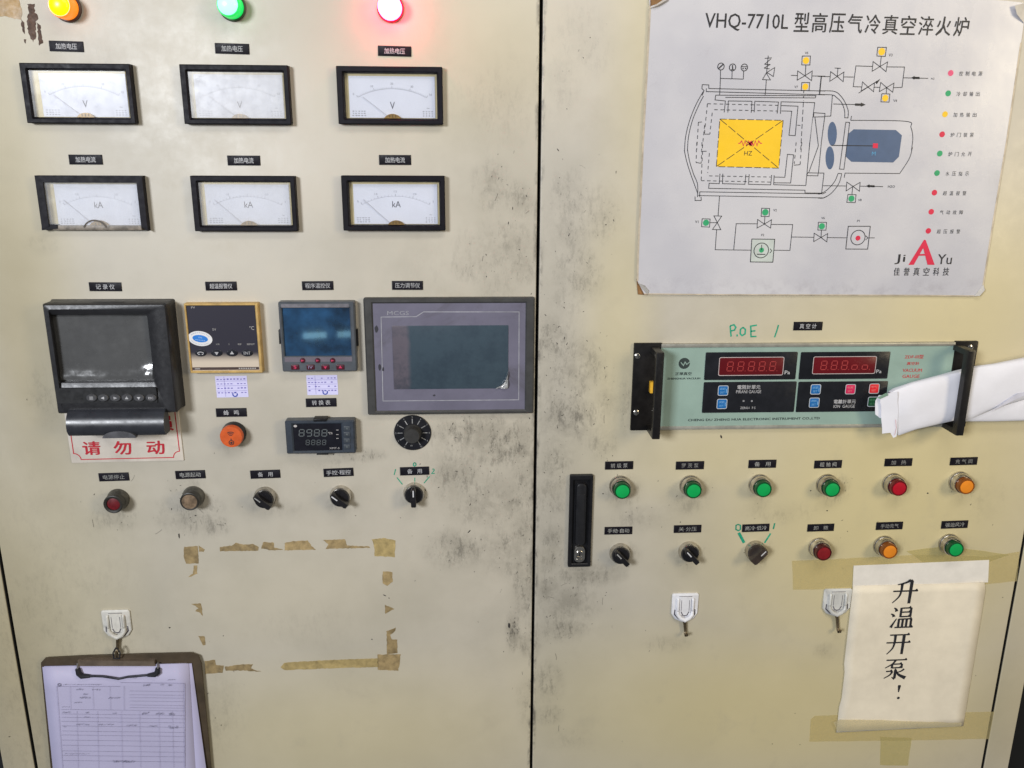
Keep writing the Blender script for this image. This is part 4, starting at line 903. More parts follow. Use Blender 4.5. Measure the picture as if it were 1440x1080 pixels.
# gas feed
PLN(B, [(0, 533), (86, 535)]); bow(B, (90, 500), (83, 568), (182, 503), (177, 571), (135, 534)); PLN(B, [(136, 532), (140, 476)]); PLN(B, [(118, 475), (160, 477)]); PLN(B, [(181, 537), (250, 538)])
PLN(B, [(380, 464), (266, 460), (247, 605), (306, 607)]); bow(B, (386, 430), (379, 498), (487, 432), (476, 500), (433, 465)); PLN(B, [(435, 463), (443, 393)])
box(B, [(418, 330), (479, 331), (471, 394), (412, 391)], (446, 361), yel, 24); PT(B, 'V3', (508, 384), 18)
PLN(B, [(482, 467), (605, 468), (588, 610), (530, 612)]); bow(B, (312, 572), (303, 635), (396, 578), (389, 640), (350, 607)); PLN(B, [(285, 650), (412, 568)]); PF(ink, B, [(437, 550), (400, 572), (411, 588)], hI)
PLN(B, [(393, 609), (434, 610)]); bow(B, (439, 575), (429, 640), (532, 580), (523, 644), (480, 611)); PLN(B, [(480, 612), (478, 654)]); box(B, [(447, 654), (503, 656), (497, 713), (440, 711)], (471, 685), yel, 22); PT(B, 'V4', (540, 703), 17)
PLN(B, [(598, 543), (770, 547)]); PF(ink, B, [(652, 543), (675, 530), (675, 536), (710, 537), (710, 552), (675, 551), (675, 557)], hI); PT(B, 'N2', (803, 549), 13)
PLN(B, [(23, 534), (10, 655)])
# right end of vessel, fan and motor
PLN(B, arc([(0, 635), (110, 637), (160, 670), (195, 725), (212, 775), (210, 823)]) + [(188, 822)] + arc([(188, 822), (186, 770), (165, 715), (130, 680), (100, 663), (0, 660)]))
PLN(B, [(102, 664), (90, 810), (50, 812)]); PLN(B, [(108, 726), (262, 730)]); PF(ink, B, [(334, 731), (300, 745), (300, 739), (260, 738), (260, 722), (300, 723), (300, 716)], hI)
PLN(I1, [A(1360, 815), B(50, 792), B(48, 815), A(1358, 846)], True)
PLN(I1, [A(1368, 850), A(1392, 1050), Cc(1328, 30), Cc(1262, 211)]); PLN(I1, [B(48, 815), Cc(1350, 0), Cc(1330, 211)])
def leaf(c_, rx, ry, zf):
    pts = [(c_[0] + rx * math.sin(math.pi * k / 10) * (1 if s_ > 0 else -1), c_[1] - ry * math.cos(math.pi * k / 10)) for s_ in (1, -1) for k in (range(11) if s_ > 0 else range(9, 0, -1))]
    PF(blu, zf, pts)
leaf((101, 935), 32, 85, B); leaf((83, 108), 30, 80, E_); PLN(B, [(95, 1015), (400, 1019)], wd=1.1)
motor = MB(); PF(motor, I1, [(1200.3, 181.8), (1259.7, 182.8), (1268.2, 190.3), (1264, 220.4), (1255.9, 228.5), (1197.2, 227.5), (1189.1, 220), (1192.7, 188.3)])
PF(red, I1, [(1227.5, 201.5), (1234.5, 201.7), (1234.1, 208.4), (1227.1, 208.2)], hI + .1); 
bl2 = MB(); p = L(1228.5, 216, BH); bl2.text('M', p[0], p[1], 5, 5, hI + .1)
PLN(I1, [(1189.3, 171.8), (1194.7, 172.2), (1186.7, 238), (1180.5, 237.7)], True)
PLN(I1, [B(235, 810), B(230, 838)] + arc([B(230, 840), B(615, 847), B(650, 890), B(663, 960), B(655, 1043), E_(652, 40), E_(630, 115), E_(565, 216)]) + [E_(188, 213), E_(182, 245)])
PLN(E_, arc([(165, 216), (145, 285), (95, 350), (40, 384), (0, 385)])); PLN(E_, [(165, 216), (140, 215)]); PLN(E_, arc([(140, 215), (115, 272), (65, 328), (15, 356), (0, 356)]))
PLN(E_, [(36, 300), (198, 302)]); bow(E_, (200, 275), (195, 336), (292, 277), (287, 338), (243, 305)); PLN(E_, [(241, 305), (235, 360)]); box(E_, [(208, 360), (264, 362), (258, 417), (200, 415)], (232, 389), grn, 22); PT(E_, 'V8', (290, 399), 16)
PLN(E_, [(289, 303), (450, 306)]); PF(ink, E_, [(333, 302), (356, 290), (356, 296), (392, 297), (392, 311), (356, 309), (356, 315)], hI); PT(E_, 'H2O', (508, 306), 18)
# legend
for (zf, p, mb, s_) in ((B, (928, 510), pink, '控制电源'), (B, (910, 652), grn, '冷却输出'), (B, (888, 798), yel, '加热输出'), (B, (868, 938), red, '炉门锁紧'),
                        (E_, (842, 78), grn, '炉门允开'), (E_, (823, 213), grn, '水压指示'), (E_, (805, 348), red, '超温报警'), (E_, (783, 480), red, '气动故障'), (E_, (763, 612), red, '超压报警')):
    PC(mb, zf, p, 20)
    for k, ch in enumerate(s_): PT(zf, ch, (p[0] + 72 + 45 * k, p[1] + 4), 30, 27)
# maker logo
PT(E_, 'Ji', (568, 808), 72, 76, bold=.005); PT(E_, 'Yu', (876, 808), 72, 108, bold=.005)
rf = logo = MB()
rf.poly([L(*E_(*p), BH) for p in [(733, 673), (740, 673), (735, 716), (662, 846), (625, 847)]], hI); rf.poly([L(*E_(*p), BH) for p in [(735, 673), (745, 677), (806, 846), (757, 846), (722, 712)]], hI + .05); rf.poly([L(*E_(*p), BH) for p in [(690, 772), (775, 770), (778, 782), (684, 784)]], hI + .1)
for k, ch in enumerate('佳誉真空科技'): PT(E_, ch, (545 + 68 * k, 893), 58, 44, bold=.012)
ink.build('diagram_lines', INK(), bd_, kind='stuff')
zone.build('yellow_square', mat('yellow print', (0.90, 0.56, 0.02), .45, var=.06, sc=20), bd_); motor.build('motor_shape', mat('slate blue print', (0.075, 0.12, 0.22), .4, var=.08), bd_); logo.build('logo_letter', mat('crimson print', (0.68, 0.02, 0.07), .45, var=.1), bd_)
yel.build('yellow_print', mat('yellow print', (0.90, 0.56, 0.02), .45, var=.06, sc=20), bd_, kind='stuff'); grn.build('green_print', mat('green print', (0.03, 0.36, 0.15), .5), bd_, kind='stuff')
red.build('red_print', mat('crimson print', (0.68, 0.02, 0.07), .45, var=.1), bd_, kind='stuff'); pink.build('pink_print', mat('pink print', (0.72, 0.08, 0.20), .45), bd_)
blu.build('fan_shape', mat('slate blue print', (0.075, 0.12, 0.22), .4, var=.08), bd_); bl2.build('light_blue_print', mat('light blue letter', (0.1, 0.35, 0.6), .5), bd_)
pf.build('pale_green_print', mat('pale green print', (0.56, 0.61, 0.58), .5), bd_)

# ================================================================== vacuum gauge unit
z = zoom(870, 430, 4.966); y_ = zoom(1120, 430, 4.5)
C, W, H = quad((892, 484.5), (1373, 482.5), (888, 601), (1357, 600), 4); L = Loc(C)
gu = thing('vacuum_gauge', 'wide teal rack vacuum gauge with two red displays and black side handles', 'vacuum gauge', C)
xi0 = L(*z(285, 500), 4)[0]; xi1 = L(*y_(975, 400), 4)[0] + 1
zt, zb = L(1100, 482.5, 4)[1], L(1100, 602, 4)[1]
SIL = mat('dull silver strip', (0.42, 0.41, 0.36), .38, .45, var=.2, sc=60, dirt=.3)
TEAL = mat('teal gauge face', (0.30, 0.42, 0.37), .38, var=.10, sc=18, dirt=.12)
MB().slab(xi0, xi1, zt - 5.2, zt, 0, 6.5, b=1).build('rail', SIL, gu); MB().slab(xi0, xi1, zb, zb + 5.2, 0, 6.5, b=1).build('rail', SIL, gu)
MB().slab(xi0, xi1, zb + 5.2, zt - 5.2, 0, 5.0).build('face', TEAL, gu)
EB = mat('black ear plate', (0.008, 0.007, 0.007), .45, var=.4, dirt=.05, spec=.25)
xl = L(*z(98, 500), 3)[0]; xr = L(1366, 540, 3)[0]
def ear(x0, x1, inner):
    e = MB(); e.slab(x0, x1, zb - 1, zt + 1, 0, 4.5, r=1, b=.6); e.build('ear_plate', EB, gu)
ear(xl, L(*z(292, 500), 4)[0], 1); ear(L(*y_(968, 500), 4)[0], xr, -1)
def handle(xc, side):
    hb_ = MB(); w2 = 5.5; hz0, hz1 = zb - 1, zt - 3
    hb_.slab(xc - w2, xc + w2, hz0, hz1, 33, 44, r=1.2, b=1.2)
    hb_.slab(xc - w2 + .3, xc + w2 - .3, hz1 - 8, hz1 - .4, 3, 34); hb_.slab(xc - w2 + .3, xc + w2 - .3, hz0 + .4, hz0 + 8, 3, 34)
    return hb_.build('handle', mat('black handle', (0.010, 0.009, 0.009), .35, var=.4, sc=90), gu)
hx0 = (L(*z(295, 330), 44)[0] + L(*z(262, 880), 44)[0]) / 2; hx1 = (L(*y_(1110, 290), 44)[0] + L(*y_(1045, 785), 44)[0]) / 2
handle(hx0, 1); handle(hx1, -1)
def screw(x, y, zf): 
    p = L(*zf(x, y), 5); MB().lathe(p[0], p[1], [(4.2, 4.4), (4.0, 6), (2.6, 6.8), (.2, 7)], 20).build('screw', CHROME(), gu)
screw(132, 350, z); screw(122, 745, z); screw(1100, 262, y_)
p = L(*z(228, 563), 5); MB().slab(p[0] - 3, p[0] + 3, p[1] - 8, p[1] + 8, 4.5, 12, r=.5).build('yellow_tag', mat('orange yellow tag', (0.75, 0.42, 0.03), .5, var=.2), gu)
DK = mat('black glossy mask', (0.013, 0.014, 0.018), .22, var=.3, spec=.5)
RW = mat('red display window', (0.12, 0.004, 0.008), .25, var=.15, sc=30, spec=.6)
RS = mat('unlit red segment', (0.40, 0.045, 0.045), .5)
def block(tl, tr, bl, br, name):
    pts = [px(*q, 5) for q in (tl, tr, bl, br)]; x0 = (pts[0][0] + pts[2][0]) / 2 - C[0]; x1 = (pts[1][0] + pts[3][0]) / 2 - C[0]; z1 = (pts[0][1] + pts[1][1]) / 2 - C[1]; z0 = (pts[2][1] + pts[3][1]) / 2 - C[1]
    return x0, x1, z0, z1
bA = block((992.2, 495.4), (1122, 494.6), (990.2, 534.7), (1118, 533.0), ''); bB = block((988.8, 537), (1119.7, 536.4), (987.8, 580.6), (1116.7, 579), '')
bC = block((1126, 495), (1252, 494.2), (1123, 533.6), (1247.5, 532), ''); bD = block((1122.6, 537), (1248.5, 535.4), (1119, 579.5), (1243.5, 578), '')
for q in (bA, bB, bC, bD): MB().slab(*q, 5, 5.8, r=1.5, b=.2).build('mask_panel', DK, gu)
def window(tl, tr, bl, br, pat, off=False):
    q = block(tl, tr, bl, br, ''); wobj = MB().slab(*q, 5.8, 6.4, r=2.2, b=.2).build('display_window', RW, gu)
    f = MB(); f.line([(a, b) for a, b in rrect(*q, 2.2, 4)], .9, 6.6, True); f.build('window_outline', mat('pinkish white outline', (0.55, 0.48, 0.48), .5), wobj)
    g = MB(); n_ = len(pat); w0 = (q[1] - q[0])
    for k, c_ in enumerate(pat):
        if c_: seg7(g, q[0] + w0 * (.13 + .165 * k), q[2] + (q[3] - q[2]) * .25, w0 * .085, (q[3] - q[2]) * .5, .08, 6.55, 1.1, c_)
        g.disc(q[0] + w0 * (.245 + .165 * k), q[2] + (q[3] - q[2]) * .24, .6, 6.55)
    g.build('digit_segments', RS, wobj)
window((1011, 502.5), (1101.6, 501.7), (1010.4, 527.7), (1100.6, 526.9), ['abcdefg'] * 5)
window((1143.3, 501.6), (1231.6, 500.7), (1142.2, 525.6), (1230, 524.6), ['abcdefg', 'abcdefg', 'abcdefg', 'cdeg', 'cdeg'])
g = MB()
p = L(*z(1178, 465), 6); g.text('Pa', p[0], p[1], 5.4, 7.5, 6.0, bold=.02); p = L(*y_(522, 415), 6); g.text('Pa', p[0], p[1], 5.2, 7.5, 6.0, bold=.01)
p = L(*z(910, 568), 6); g.text('電阻計單元', p[0], p[1], 6.2, 33, 6.0, bold=.012); p = L(*z(908, 600), 6); g.text('PIRANI GAUGE', p[0], p[1], 4.6, 36, 6.0)
p = L(*z(902, 713), 6); g.text('ZERO1  F·S', p[0], p[1], 3.4, 22, 6.0)
p = L(*y_(306, 606), 6); g.text('電離計單元', p[0], p[1], 6.0, 32, 6.0, bold=.012); p = L(*y_(302, 636), 6); g.text('ION  GAUGE', p[0], p[1], 4.6, 31, 6.0)
for x in (872, 930): p = L(*z(x, 665), 6); g.ring(p[0], p[1], 1.0, .6, 6.0, 10)
g.build('white_print', mat('gauge white print', (0.50, 0.50, 0.52), .5, var=.2), gu, kind='stuff')
g = MB(); p = L(*z(950, 793), 5.2)
g.text('CHENG DU ZHENG HUA ELECTRONIC INSTRUMENT CO.,LTD', L(1060.5, 589.6, 5)[0], L(1060.5, 589.6, 5)[1], 3.9, L(1153, 589, 5)[0] - L(968, 589, 5)[0], 5.2, bold=.05, rot=.25)
p = L(*z(452, 474), 5); g.text('正華真空', p[0], p[1], 4.6, 23, 5.2, bold=.03); p = L(*z(454, 508), 5); g.text('ZHENGHUA VACUUM', p[0], p[1], 2.6, 47, 5.2, bold=.06)
p = L(*z(458, 402), 5); g.disc(p[0], p[1], 8.0, 5.2, 32); g.build('black_print', mat('dark print', (0.03, 0.045, 0.045), .5), gu)
g = MB(); g.line([(p[0] - 5, p[1] + 1.5), (p[0] - 1, p[1] - 3), (p[0] + 1, p[1] + 2), (p[0] + 3.5, p[1] - 1.5), (p[0] + 10, p[1] + 4)], 1.2, 5.35); g.build('emblem_stroke', TEAL, gu)
g = MB()
for s_, x, yy, hh, ww in (('ZDF-Ⅲ型', 745, 322, 5.4, 27), ('真空計', 738, 365, 4.6, 18), ('VACUUM', 733, 408, 4.8, 28), ('GAUGE', 725, 446, 4.8, 25)):
    p = L(*y_(x, yy), 5); g.text(s_, p[0], p[1], hh, ww, 5.2, bold=.035)
g.build('red_print', mat('faded red print', (0.45, 0.05, 0.05), .5), gu)
def key(x, y, zf, col, label=None, txt='調節'):
    p = L(*zf(x, y), 6); m = {'blue': mat('blue membrane key', (0.01, 0.14, 0.42), .35, var=.15, sc=200), 'pink': mat('crimson membrane key', (0.62, 0.015, 0.10), .35), 'red': mat('red membrane key', (0.68, 0.02, 0.03), .35), 'green': mat('green membrane key', (0.01, 0.08, 0.03), .35)}[col]
    k = MB().slab(p[0] - 7, p[0] + 7, p[1] - 7, p[1] + 7, 5.8, 6.8, r=2, b=.3).build('key', m, gu)
    f = MB(); f.line(rrect(p[0] - 7, p[0] + 7, p[1] - 7, p[1] + 7, 2, 3), 1.0, 6.95, True); f.build('key_outline', mat('pale key outline', (0.48, 0.52, 0.56), .5), k)
    f = MB(); f.text(txt, p[0] - .6, p[1] + 2.6, 3.4, 8, 6.95); f.text('SET', p[0] - .6, p[1] - 2.8, 2.8, 6.5, 6.95)
    if col == 'blue': f.line([(p[0] + 4.8, p[1] - 3.5), (p[0] + 4.8, p[1] + 2)], .9, 6.95)
    f.build('key_print', mat('light blue key print' if col == 'blue' else 'pink key print' if col != 'green' else 'soft green print', (0.2, 0.45, 0.75) if col == 'blue' else (0.8, 0.25, 0.25) if col != 'green' else (0.1, 0.3, 0.15), .5), k)
key(728, 591, z, 'blue'); key(720, 684, z, 'blue'); key(120, 528, y_, 'blue'); key(111, 612, y_, 'blue'); key(340, 527, y_, 'pink', txt='电离'); key(490, 523, y_, 'red', txt='除气'); key(481, 606, y_, 'green', txt='自动')

# ================================================================== folded papers pushed through the right handle
PAP = mat('white folded paper', (0.80, 0.80, 0.87), .6, var=.06, sc=18, bump=1.0, bsc=38)
def loft(stations, name, m, parent, Lc, wob=2.0, nseg=28):
    loops = []
    for k, (tp, bp_, hb, hf) in enumerate(stations):
        a = L2(*tp, hf); b = L2(*bp_, hf); lp = []
        for q in range(nseg):
            an = 2 * math.pi * q / nseg; u = .5 - .5 * math.cos(an)
            ex = math.copysign(abs(math.sin(an)) ** .55, math.sin(an)); hm = (hb + hf) / 2; hd = (hf - hb) / 2
            bump = wob * math.sin(k * 1.7 + q * .9) * (1 if 0 < u < 1 else .2)
            lp.append((a[0] + (b[0] - a[0]) * u, a[1] + (b[1] - a[1]) * u, hm + hd * ex + bump * (.6 if ex > 0 else 0)))
        loops.append(lp)
    return MB().stack(loops, False, False).build(name, m, parent)
PC0 = px(1340, 560, 18); L2 = Loc(PC0)
pt = thing('folded_papers', 'bundle of folded white papers pushed through the right handle of the gauge', 'papers', PC0)
loft([((1254, 553), (1259, 613), 11, 26), ((1262, 549), (1266, 614.5), 9, 28), ((1290, 540), (1292, 606), 9, 29), ((1325, 531), (1322, 600), 9, 29), ((1352, 523.5), (1345, 594), 8, 28), ((1375, 517.5), (1370, 590), 8, 27), ((1405, 514), (1402, 577), 8, 28), ((1440, 507), (1440, 566), 8, 28), ((1500, 495), (1500, 548), 8, 28)], 'outer_fold', PAP, pt, L2)
loft([((1360, 566), (1352, 594), 6, 18), ((1400, 560), (1400, 594), 6, 20), ((1440, 555), (1440, 593), 6, 20), ((1500, 548), (1500, 592), 6, 20)], 'lower_fold', PAP, pt, L2, .6)
def flap(pts, h0, h1, name, th=.5):
    n_ = len(pts); m_ = MB(); x0_ = min(p[0] for p in pts); x1_ = max(p[0] for p in pts)
    vs = []
    for dh in (0, -th):
        for x, y in pts: h = h0 + (h1 - h0) * (x - x0_) / (x1_ - x0_); vs.append((*L2(x, y, h), h + dh))
    m_.add(vs, [tuple(range(n_)), tuple(range(n_, 2 * n_))] + [(k, (k + 1) % n_, n_ + (k + 1) % n_, n_ + k) for k in range(n_)]); return m_.build(name, PAP, pt)
flap(rag([(1238, 557), (1250, 553), (1262, 551), (1263, 580), (1261, 614), (1256, 616), (1252, 609), (1241, 610), (1239, 585)], .5, 6), 27.5, 30.5, 'torn_flap')
flap(rag([(1231, 563), (1236, 556), (1247, 555), (1248, 570), (1244, 587), (1238, 588), (1231, 583)], .4, 5), 24, 26.5, 'torn_flap')
m = MB(); q = [(*L2(x, y, h), h) for x, y, h in ((1233, 559.5, 28.6), (1246, 552.5, 30.2), (1250, 555.5, 30.4), (1238, 561, 29.2))]; m.add(q, [(0, 1, 2, 3)]); m.build('green_corner', mat('printed green corner', (0.22, 0.36, 0.27), .5), pt)
m = MB(); m.line([L2(1259.5, 590, 31), L2(1260.5, 602, 31), L2(1258, 612, 31)], .6, 31); m.build('red_edge', mat('printed red edge', (0.6, 0.3, 0.3), .5), pt)
m = MB(); q = [(*L2(x, y, 30), 30) for x, y in ((1392, 580), (1432, 553), (1446, 551), (1446, 554))]; m.add([(a, b, 29.2) for a, b, _ in q], [(0, 1, 2, 3)]); m.build('raised_crease', mat('shaded paper crease', (0.62, 0.62, 0.72), .6), pt)

# ================================================================== tape, residue and paint damage
z = zoom(220, 740, 3.6)
BT = mat('brown tape residue', (0.37, 0.27, 0.13), .5, var=.4, sc=90, bump=.8, bsc=180, dirt=.45)
BT2 = mat('ochre tape residue', (0.42, 0.32, 0.14), .42, var=.35, sc=80, bump=.8, bsc=160, dirt=.3)
def scrap(zf, pts, label, m=BT, name='tape_scrap', amp=1.6, step=9, h=.35, cat='tape', group='brown scraps of old tape on the left door'):
    pts = rag([zf(*p) for p in pts], amp / 3.6, step / 3.6)
    C = px(sum(p[0] for p in pts) / len(pts), sum(p[1] for p in pts) / len(pts)); Lc = Loc(C)
    o = MB().prism([Lc(*p) for p in pts], 0.02, h).build(name, m, None, (*C, 0)); return tag(o, label, cat, group)
for pts, lab, m_ in [
 ([(140, 105), (210, 100), (213, 188), (150, 190), (138, 150)], 'square brown tape scrap at the upper left of the tape outline', BT),
 ([(215, 98), (245, 118), (240, 130), (215, 128)], 'tiny brown scrap touching the upper left square scrap', BT),
 ([(322, 105), (380, 98), (400, 84), (440, 92), (490, 90), (518, 105), (515, 124), (322, 126)], 'long low brown tape scrap, first on the top edge of the outline', BT),
 ([(540, 80), (595, 82), (594, 108), (640, 118), (580, 122), (530, 112)], 'small brown tape scrap, second on the top edge of the outline', BT),
 ([(650, 84), (690, 76), (765, 72), (785, 100), (808, 118), (648, 122)], 'sloping brown tape scrap, third on the top edge of the outline', BT),
 ([(845, 70), (955, 66), (964, 98), (1080, 102), (1082, 108), (960, 112), (858, 114), (870, 92)], 'brown tape scrap with a thin tail, last on the top edge of the outline', BT),
 ([(1090, 66), (1150, 60), (1210, 72), (1205, 156), (1105, 150), (1102, 98)], 'large ochre tape square at the upper right corner of the outline', BT2),
 ([(1145, 228), (1194, 232), (1196, 280), (1170, 302), (1145, 288)], 'brown tape scrap below the upper right corner square', BT),
 ([(1157, 398), (1205, 418), (1178, 432), (1158, 444)], 'small triangular brown scrap halfway down the right edge of the outline', BT),
 ([(1165, 530), (1212, 514), (1210, 530), (1182, 550), (1190, 572), (1218, 575), (1220, 640), (1168, 648)], 'hook shaped brown tape strip above the lower right corner', BT),
 ([(1120, 650), (1236, 648), (1232, 690), (1224, 730), (1120, 726)], 'square brown tape patch at the lower right corner of the outline', BT),
 ([(628, 712), (650, 690), (900, 676), (1122, 668), (1124, 712), (900, 718), (645, 728)], 'long straight brown tape strip along the bottom of the outline', BT2),
 ([(244, 682), (296, 676), (302, 702), (340, 706), (335, 740), (246, 748)], 'brown tape scrap beside the clipboard edge', BT),
 ([(345, 712), (420, 700), (488, 698), (478, 720), (530, 736), (440, 730), (350, 730)], 'thin smeared tape scrap on the bottom edge of the outline', BT),
 ([(178, 392), (225, 390), (230, 412), (234, 452), (222, 438), (196, 428), (214, 414)], 'small broken brown scrap halfway down the left edge of the outline', BT),
 ([(212, 556), (244, 556), (248, 600), (238, 604)], 'small brown wedge low on the left edge of the outline', BT),
 ([(190, 198), (206, 200), (206, 240), (162, 258), (184, 240)], 'thin brown crumb under the upper left square scrap', BT),
 ]: scrap(z, pts, lab, m_)
z = zoom(0, 0, 9.6)
scrap(z, [(-60, -30), (250, -20), (300, 150), (290, 260), (200, 250), (60, 222), (-60, 215)], 'ochre brown tape patch in the top left corner of the left door', mat('ochre brown old tape', (0.30, 0.18, 0.05), .45, var=.3, sc=60), amp=3, group='stains at the top left corner')
RP = mat('bare brown rust', (0.10, 0.055, 0.035), .7, var=.5, sc=160)
scrap(z, [(375, 60), (460, 62), (472, 170), (525, 240), (490, 300), (482, 400), (485, 500), (440, 570), (400, 470), (375, 380), (365, 230), (395, 160)], 'dark brown patch of flaked paint beside the amber lamp', RP, 'paint_chip', amp=4, h=.2, cat='paint chip', group='stains at the top left corner')
scrap(z, [(500, 300), (545, 350), (580, 575), (525, 615), (510, 450)], 'narrow pointed strip of flaked paint right of the big flaked patch', RP, 'paint_chip', amp=3, h=.2, cat='paint chip', group='stains at the top left corner')
scrap(z, [(285, 255), (320, 300), (335, 455), (305, 430), (290, 350)], 'thin strip of flaked paint left of the big flaked patch', RP, 'paint_chip', amp=3, h=.2, cat='paint chip', group='stains at the top left corner')
scrap(z, [(325, 530), (355, 535), (350, 590), (335, 580)], 'small crumb of flaked paint under the thin flaked strip', RP, 'paint_chip', amp=2, h=.2, cat='paint chip', group='stains at the top left corner')

# dark specks and scratches scattered over the doors: nobody could count them
sp_ = MB()
def speck(x, y, a, b, an):
    X, Z = px(x, y); ca, sa = math.cos(an), math.sin(an)
    pts = [(a * math.cos(q) * random.uniform(.55, 1.1), b * math.sin(q) * random.uniform(.55, 1.1)) for q in [k * 2 * math.pi / 7 for k in range(7)]]
    sp_.poly([(X + u * ca - v * sa, Z + u * sa + v * ca) for u, v in pts], .3)
for x, y, rx, ry, k in SMUDGE_SHADE:
    if k < .2: continue
    for _ in range(int(rx * ry * k / 75)):
        xx, yy = random.gauss(x, rx * .7), random.gauss(y, ry * .7)
        if abs(xx - 757) < 6: continue
        r_ = random.choice((.25, .3, .35, .45, .6)) ; speck(xx, yy, r_ * random.uniform(1, 4.5), r_, random.gauss(1.4, .6))
for x, y, a, b, an in ((238.5, 882.5, 1.6, 1.7, 0), (314, 894, 1.0, 1.0, 0), (541, 837, 3.2, .9, -.5), (547, 841, 1.6, .8, -1.2), (523, 899, 1.5, 1, 0), (852, 316, 1.2, .8, 0), (1304.5, 693.5, 1.5, 1.5, 0), (1014, 614, 1.8, 3.2, .4), (1410, 840, .9, .9, 0), (1372, 950, .8, .7, 0), (863, 692, 2.0, 1.4, .4), (848, 694, 1.4, 1.2, 0), (1140, 690, 1.3, 1.0, 0), (1163, 718, 1.8, 1.2, 0), (13, 1036, 1.2, .9, 0), (716, 880, 2.2, 6, .1), (660, 747, 4, 1.1, .9), (1086, 1046, 1, .8, 0), (1118, 1003, .8, .8, 0), (1125, 1047, .9, .7, 0), (500, 725, 1, .8, 0), (275, 725, 1.5, 1.2, 0), (724, 869, 1, 1, 0), (252, 753, 1.2, 4.5, 0)):
    speck(x, y, a, b, an)
for _ in range(46):
    x, y, rx, ry, k = random.choice([q for q in SMUDGE_SHADE[:40]])
    xx, yy = random.gauss(x, rx * .8), random.gauss(y, ry * .8)
    if abs(xx - 757) < 14: continue
    X, Z = px(xx, yy); an = random.gauss(1.2, .7); l = random.uniform(3, 13); bend = random.uniform(-.3, .3)
    sp_.line([(X + l * u * math.cos(an + bend * u), Z + l * u * math.sin(an + bend * u)) for u in (0, .35, .7, 1)], random.uniform(.15, .35), .3)
so = sp_.build('grime_specks', mat('black grime', (0.035, 0.03, 0.026), .7, var=.4), None, (0, 0, 0), kind='stuff')
so['label'] = 'dark specks and scuffs of grime scattered over both cabinet doors'

# clear yellowed tapes and the paper note
def tape_mat(name, col, k):
    if name in MATS: return MATS[name]
    m = bpy.data.materials.new(name); m.use_nodes = True; MATS[name] = m; n = NT(m); n.n.clear(); out = n('ShaderNodeOutputMaterial')
    co = n('ShaderNodeTexCoord').outputs['Object']
    pr = n('ShaderNodeBsdfPrincipled', {'Base Color': (*col, 1), 'Roughness': .22}); tr = n('ShaderNodeBsdfTransparent', {'Color': (0.985, 0.975, 0.925, 1)})
    bp = n('ShaderNodeBump', {'Strength': .4, 'Distance': .001, 'Height': n.noise(co, 60, 4)}); n.l.new(bp.outputs[0], pr.inputs['Normal'])
    f_ = n.ramp(n.noise(co, 40, 5, .6, .8), .3, .7, k * .75, min(1, k * 1.15), False)
    n.l.new(n('ShaderNodeMixShader', {0: f_, 1: tr.outputs[0], 2: pr.outputs[0]}).outputs[0], out.inputs[0]); return m
TP = tape_mat('yellowed clear tape', (0.74, 0.63, 0.33), .20); TP2 = tape_mat('greenish clear tape', (0.66, 0.59, 0.28), .24)
def tape(pts, label, m, h):
    C = px(sum(p[0] for p in pts) / len(pts), sum(p[1] for p in pts) / len(pts)); Lc = Loc(C)
    o = MB().prism([Lc(*p, h) for p in rag(pts, .35, 9)], h - .1, h).build('clear_tape', m, None, (*C, 0)); return tag(o, label, 'tape', 'yellowed clear tapes round the paper note')
tape([(1114, 789), (1200, 785), (1300, 780), (1387, 783), (1434, 776), (1430, 817), (1386, 822), (1290, 826), (1200, 829), (1115, 829)], 'wide yellowed clear tape behind the top of the paper note', TP, .3)
tape([(1275, 775), (1330, 768), (1420, 780), (1387, 791), (1300, 792)], 'second tape layer peeking out above the note under the orange button', TP2, .5)
tape([(1140, 1012), (1146, 1007), (1200, 1005), (1300, 1003), (1398, 1001), (1391, 1039), (1300, 1041), (1138, 1043)], 'wide yellowed clear tape under the bottom of the paper note', TP, .3)
tape([(1238, 1036), (1282, 1038), (1277, 1077), (1238, 1076)], 'short greenish tape square below the note', TP2, .5)
NP = mat('aged note paper', (0.83, 0.75, 0.605), .65, var=.12, sc=16, bump=.3, bsc=40)
NC = px(1280, 910, 1); L = Loc(NC)
nt = thing('paper_note', 'aged white paper note with five large black characters taped to the right door', 'note', NC)
m = MB(); m.prism([L(*p, 1) for p in [(1200.5, 795.5), (1391, 787.5), (1389.5, 819), (1300, 822), (1199, 826)]], .6, 1.0); m.build('top_slip', mat('paler top slip', (0.80, 0.76, 0.70), .6, var=.06), nt)
# main sheet with a soft wave and the right edge standing off the door
m = MB(); nx, nz = 14, 18; vs = []
for a in range(nz):
    v = a / (nz - 1)
    xl_ = 1199.5 + (1176 - 1199.5) * v + (2 if .55 < v < .8 else 0); xr_ = 1387.5 + (1354.5 - 1387.5) * v - (3 if v < .03 else 0); yt_ = 824 + (1030 - 824) * v; yr_ = 819 + (1021 - 819) * v
    for b in range(nx):
        u = b / (nx - 1); h = 1.3 + .5 * math.sin(u * 5 + v * 4) ** 2 + 3.6 * max(0, u - .8) / .2 * (.6 + .4 * math.sin(v * 3.1)) * (1 - v * .7)
        vs.append((*L(xl_ + (xr_ - xl_) * u, yt_ + (yr_ - yt_) * u, h), h))
m.add(vs, [(a * nx + b, a * nx + b + 1, (a + 1) * nx + b + 1, (a + 1) * nx + b) for a in range(nz - 1) for b in range(nx - 1)])
sh_ = m.build('sheet', NP, nt)
md = sh_.modifiers.new('thickness', 'SOLIDIFY'); md.thickness = .0003; md.offset = 1
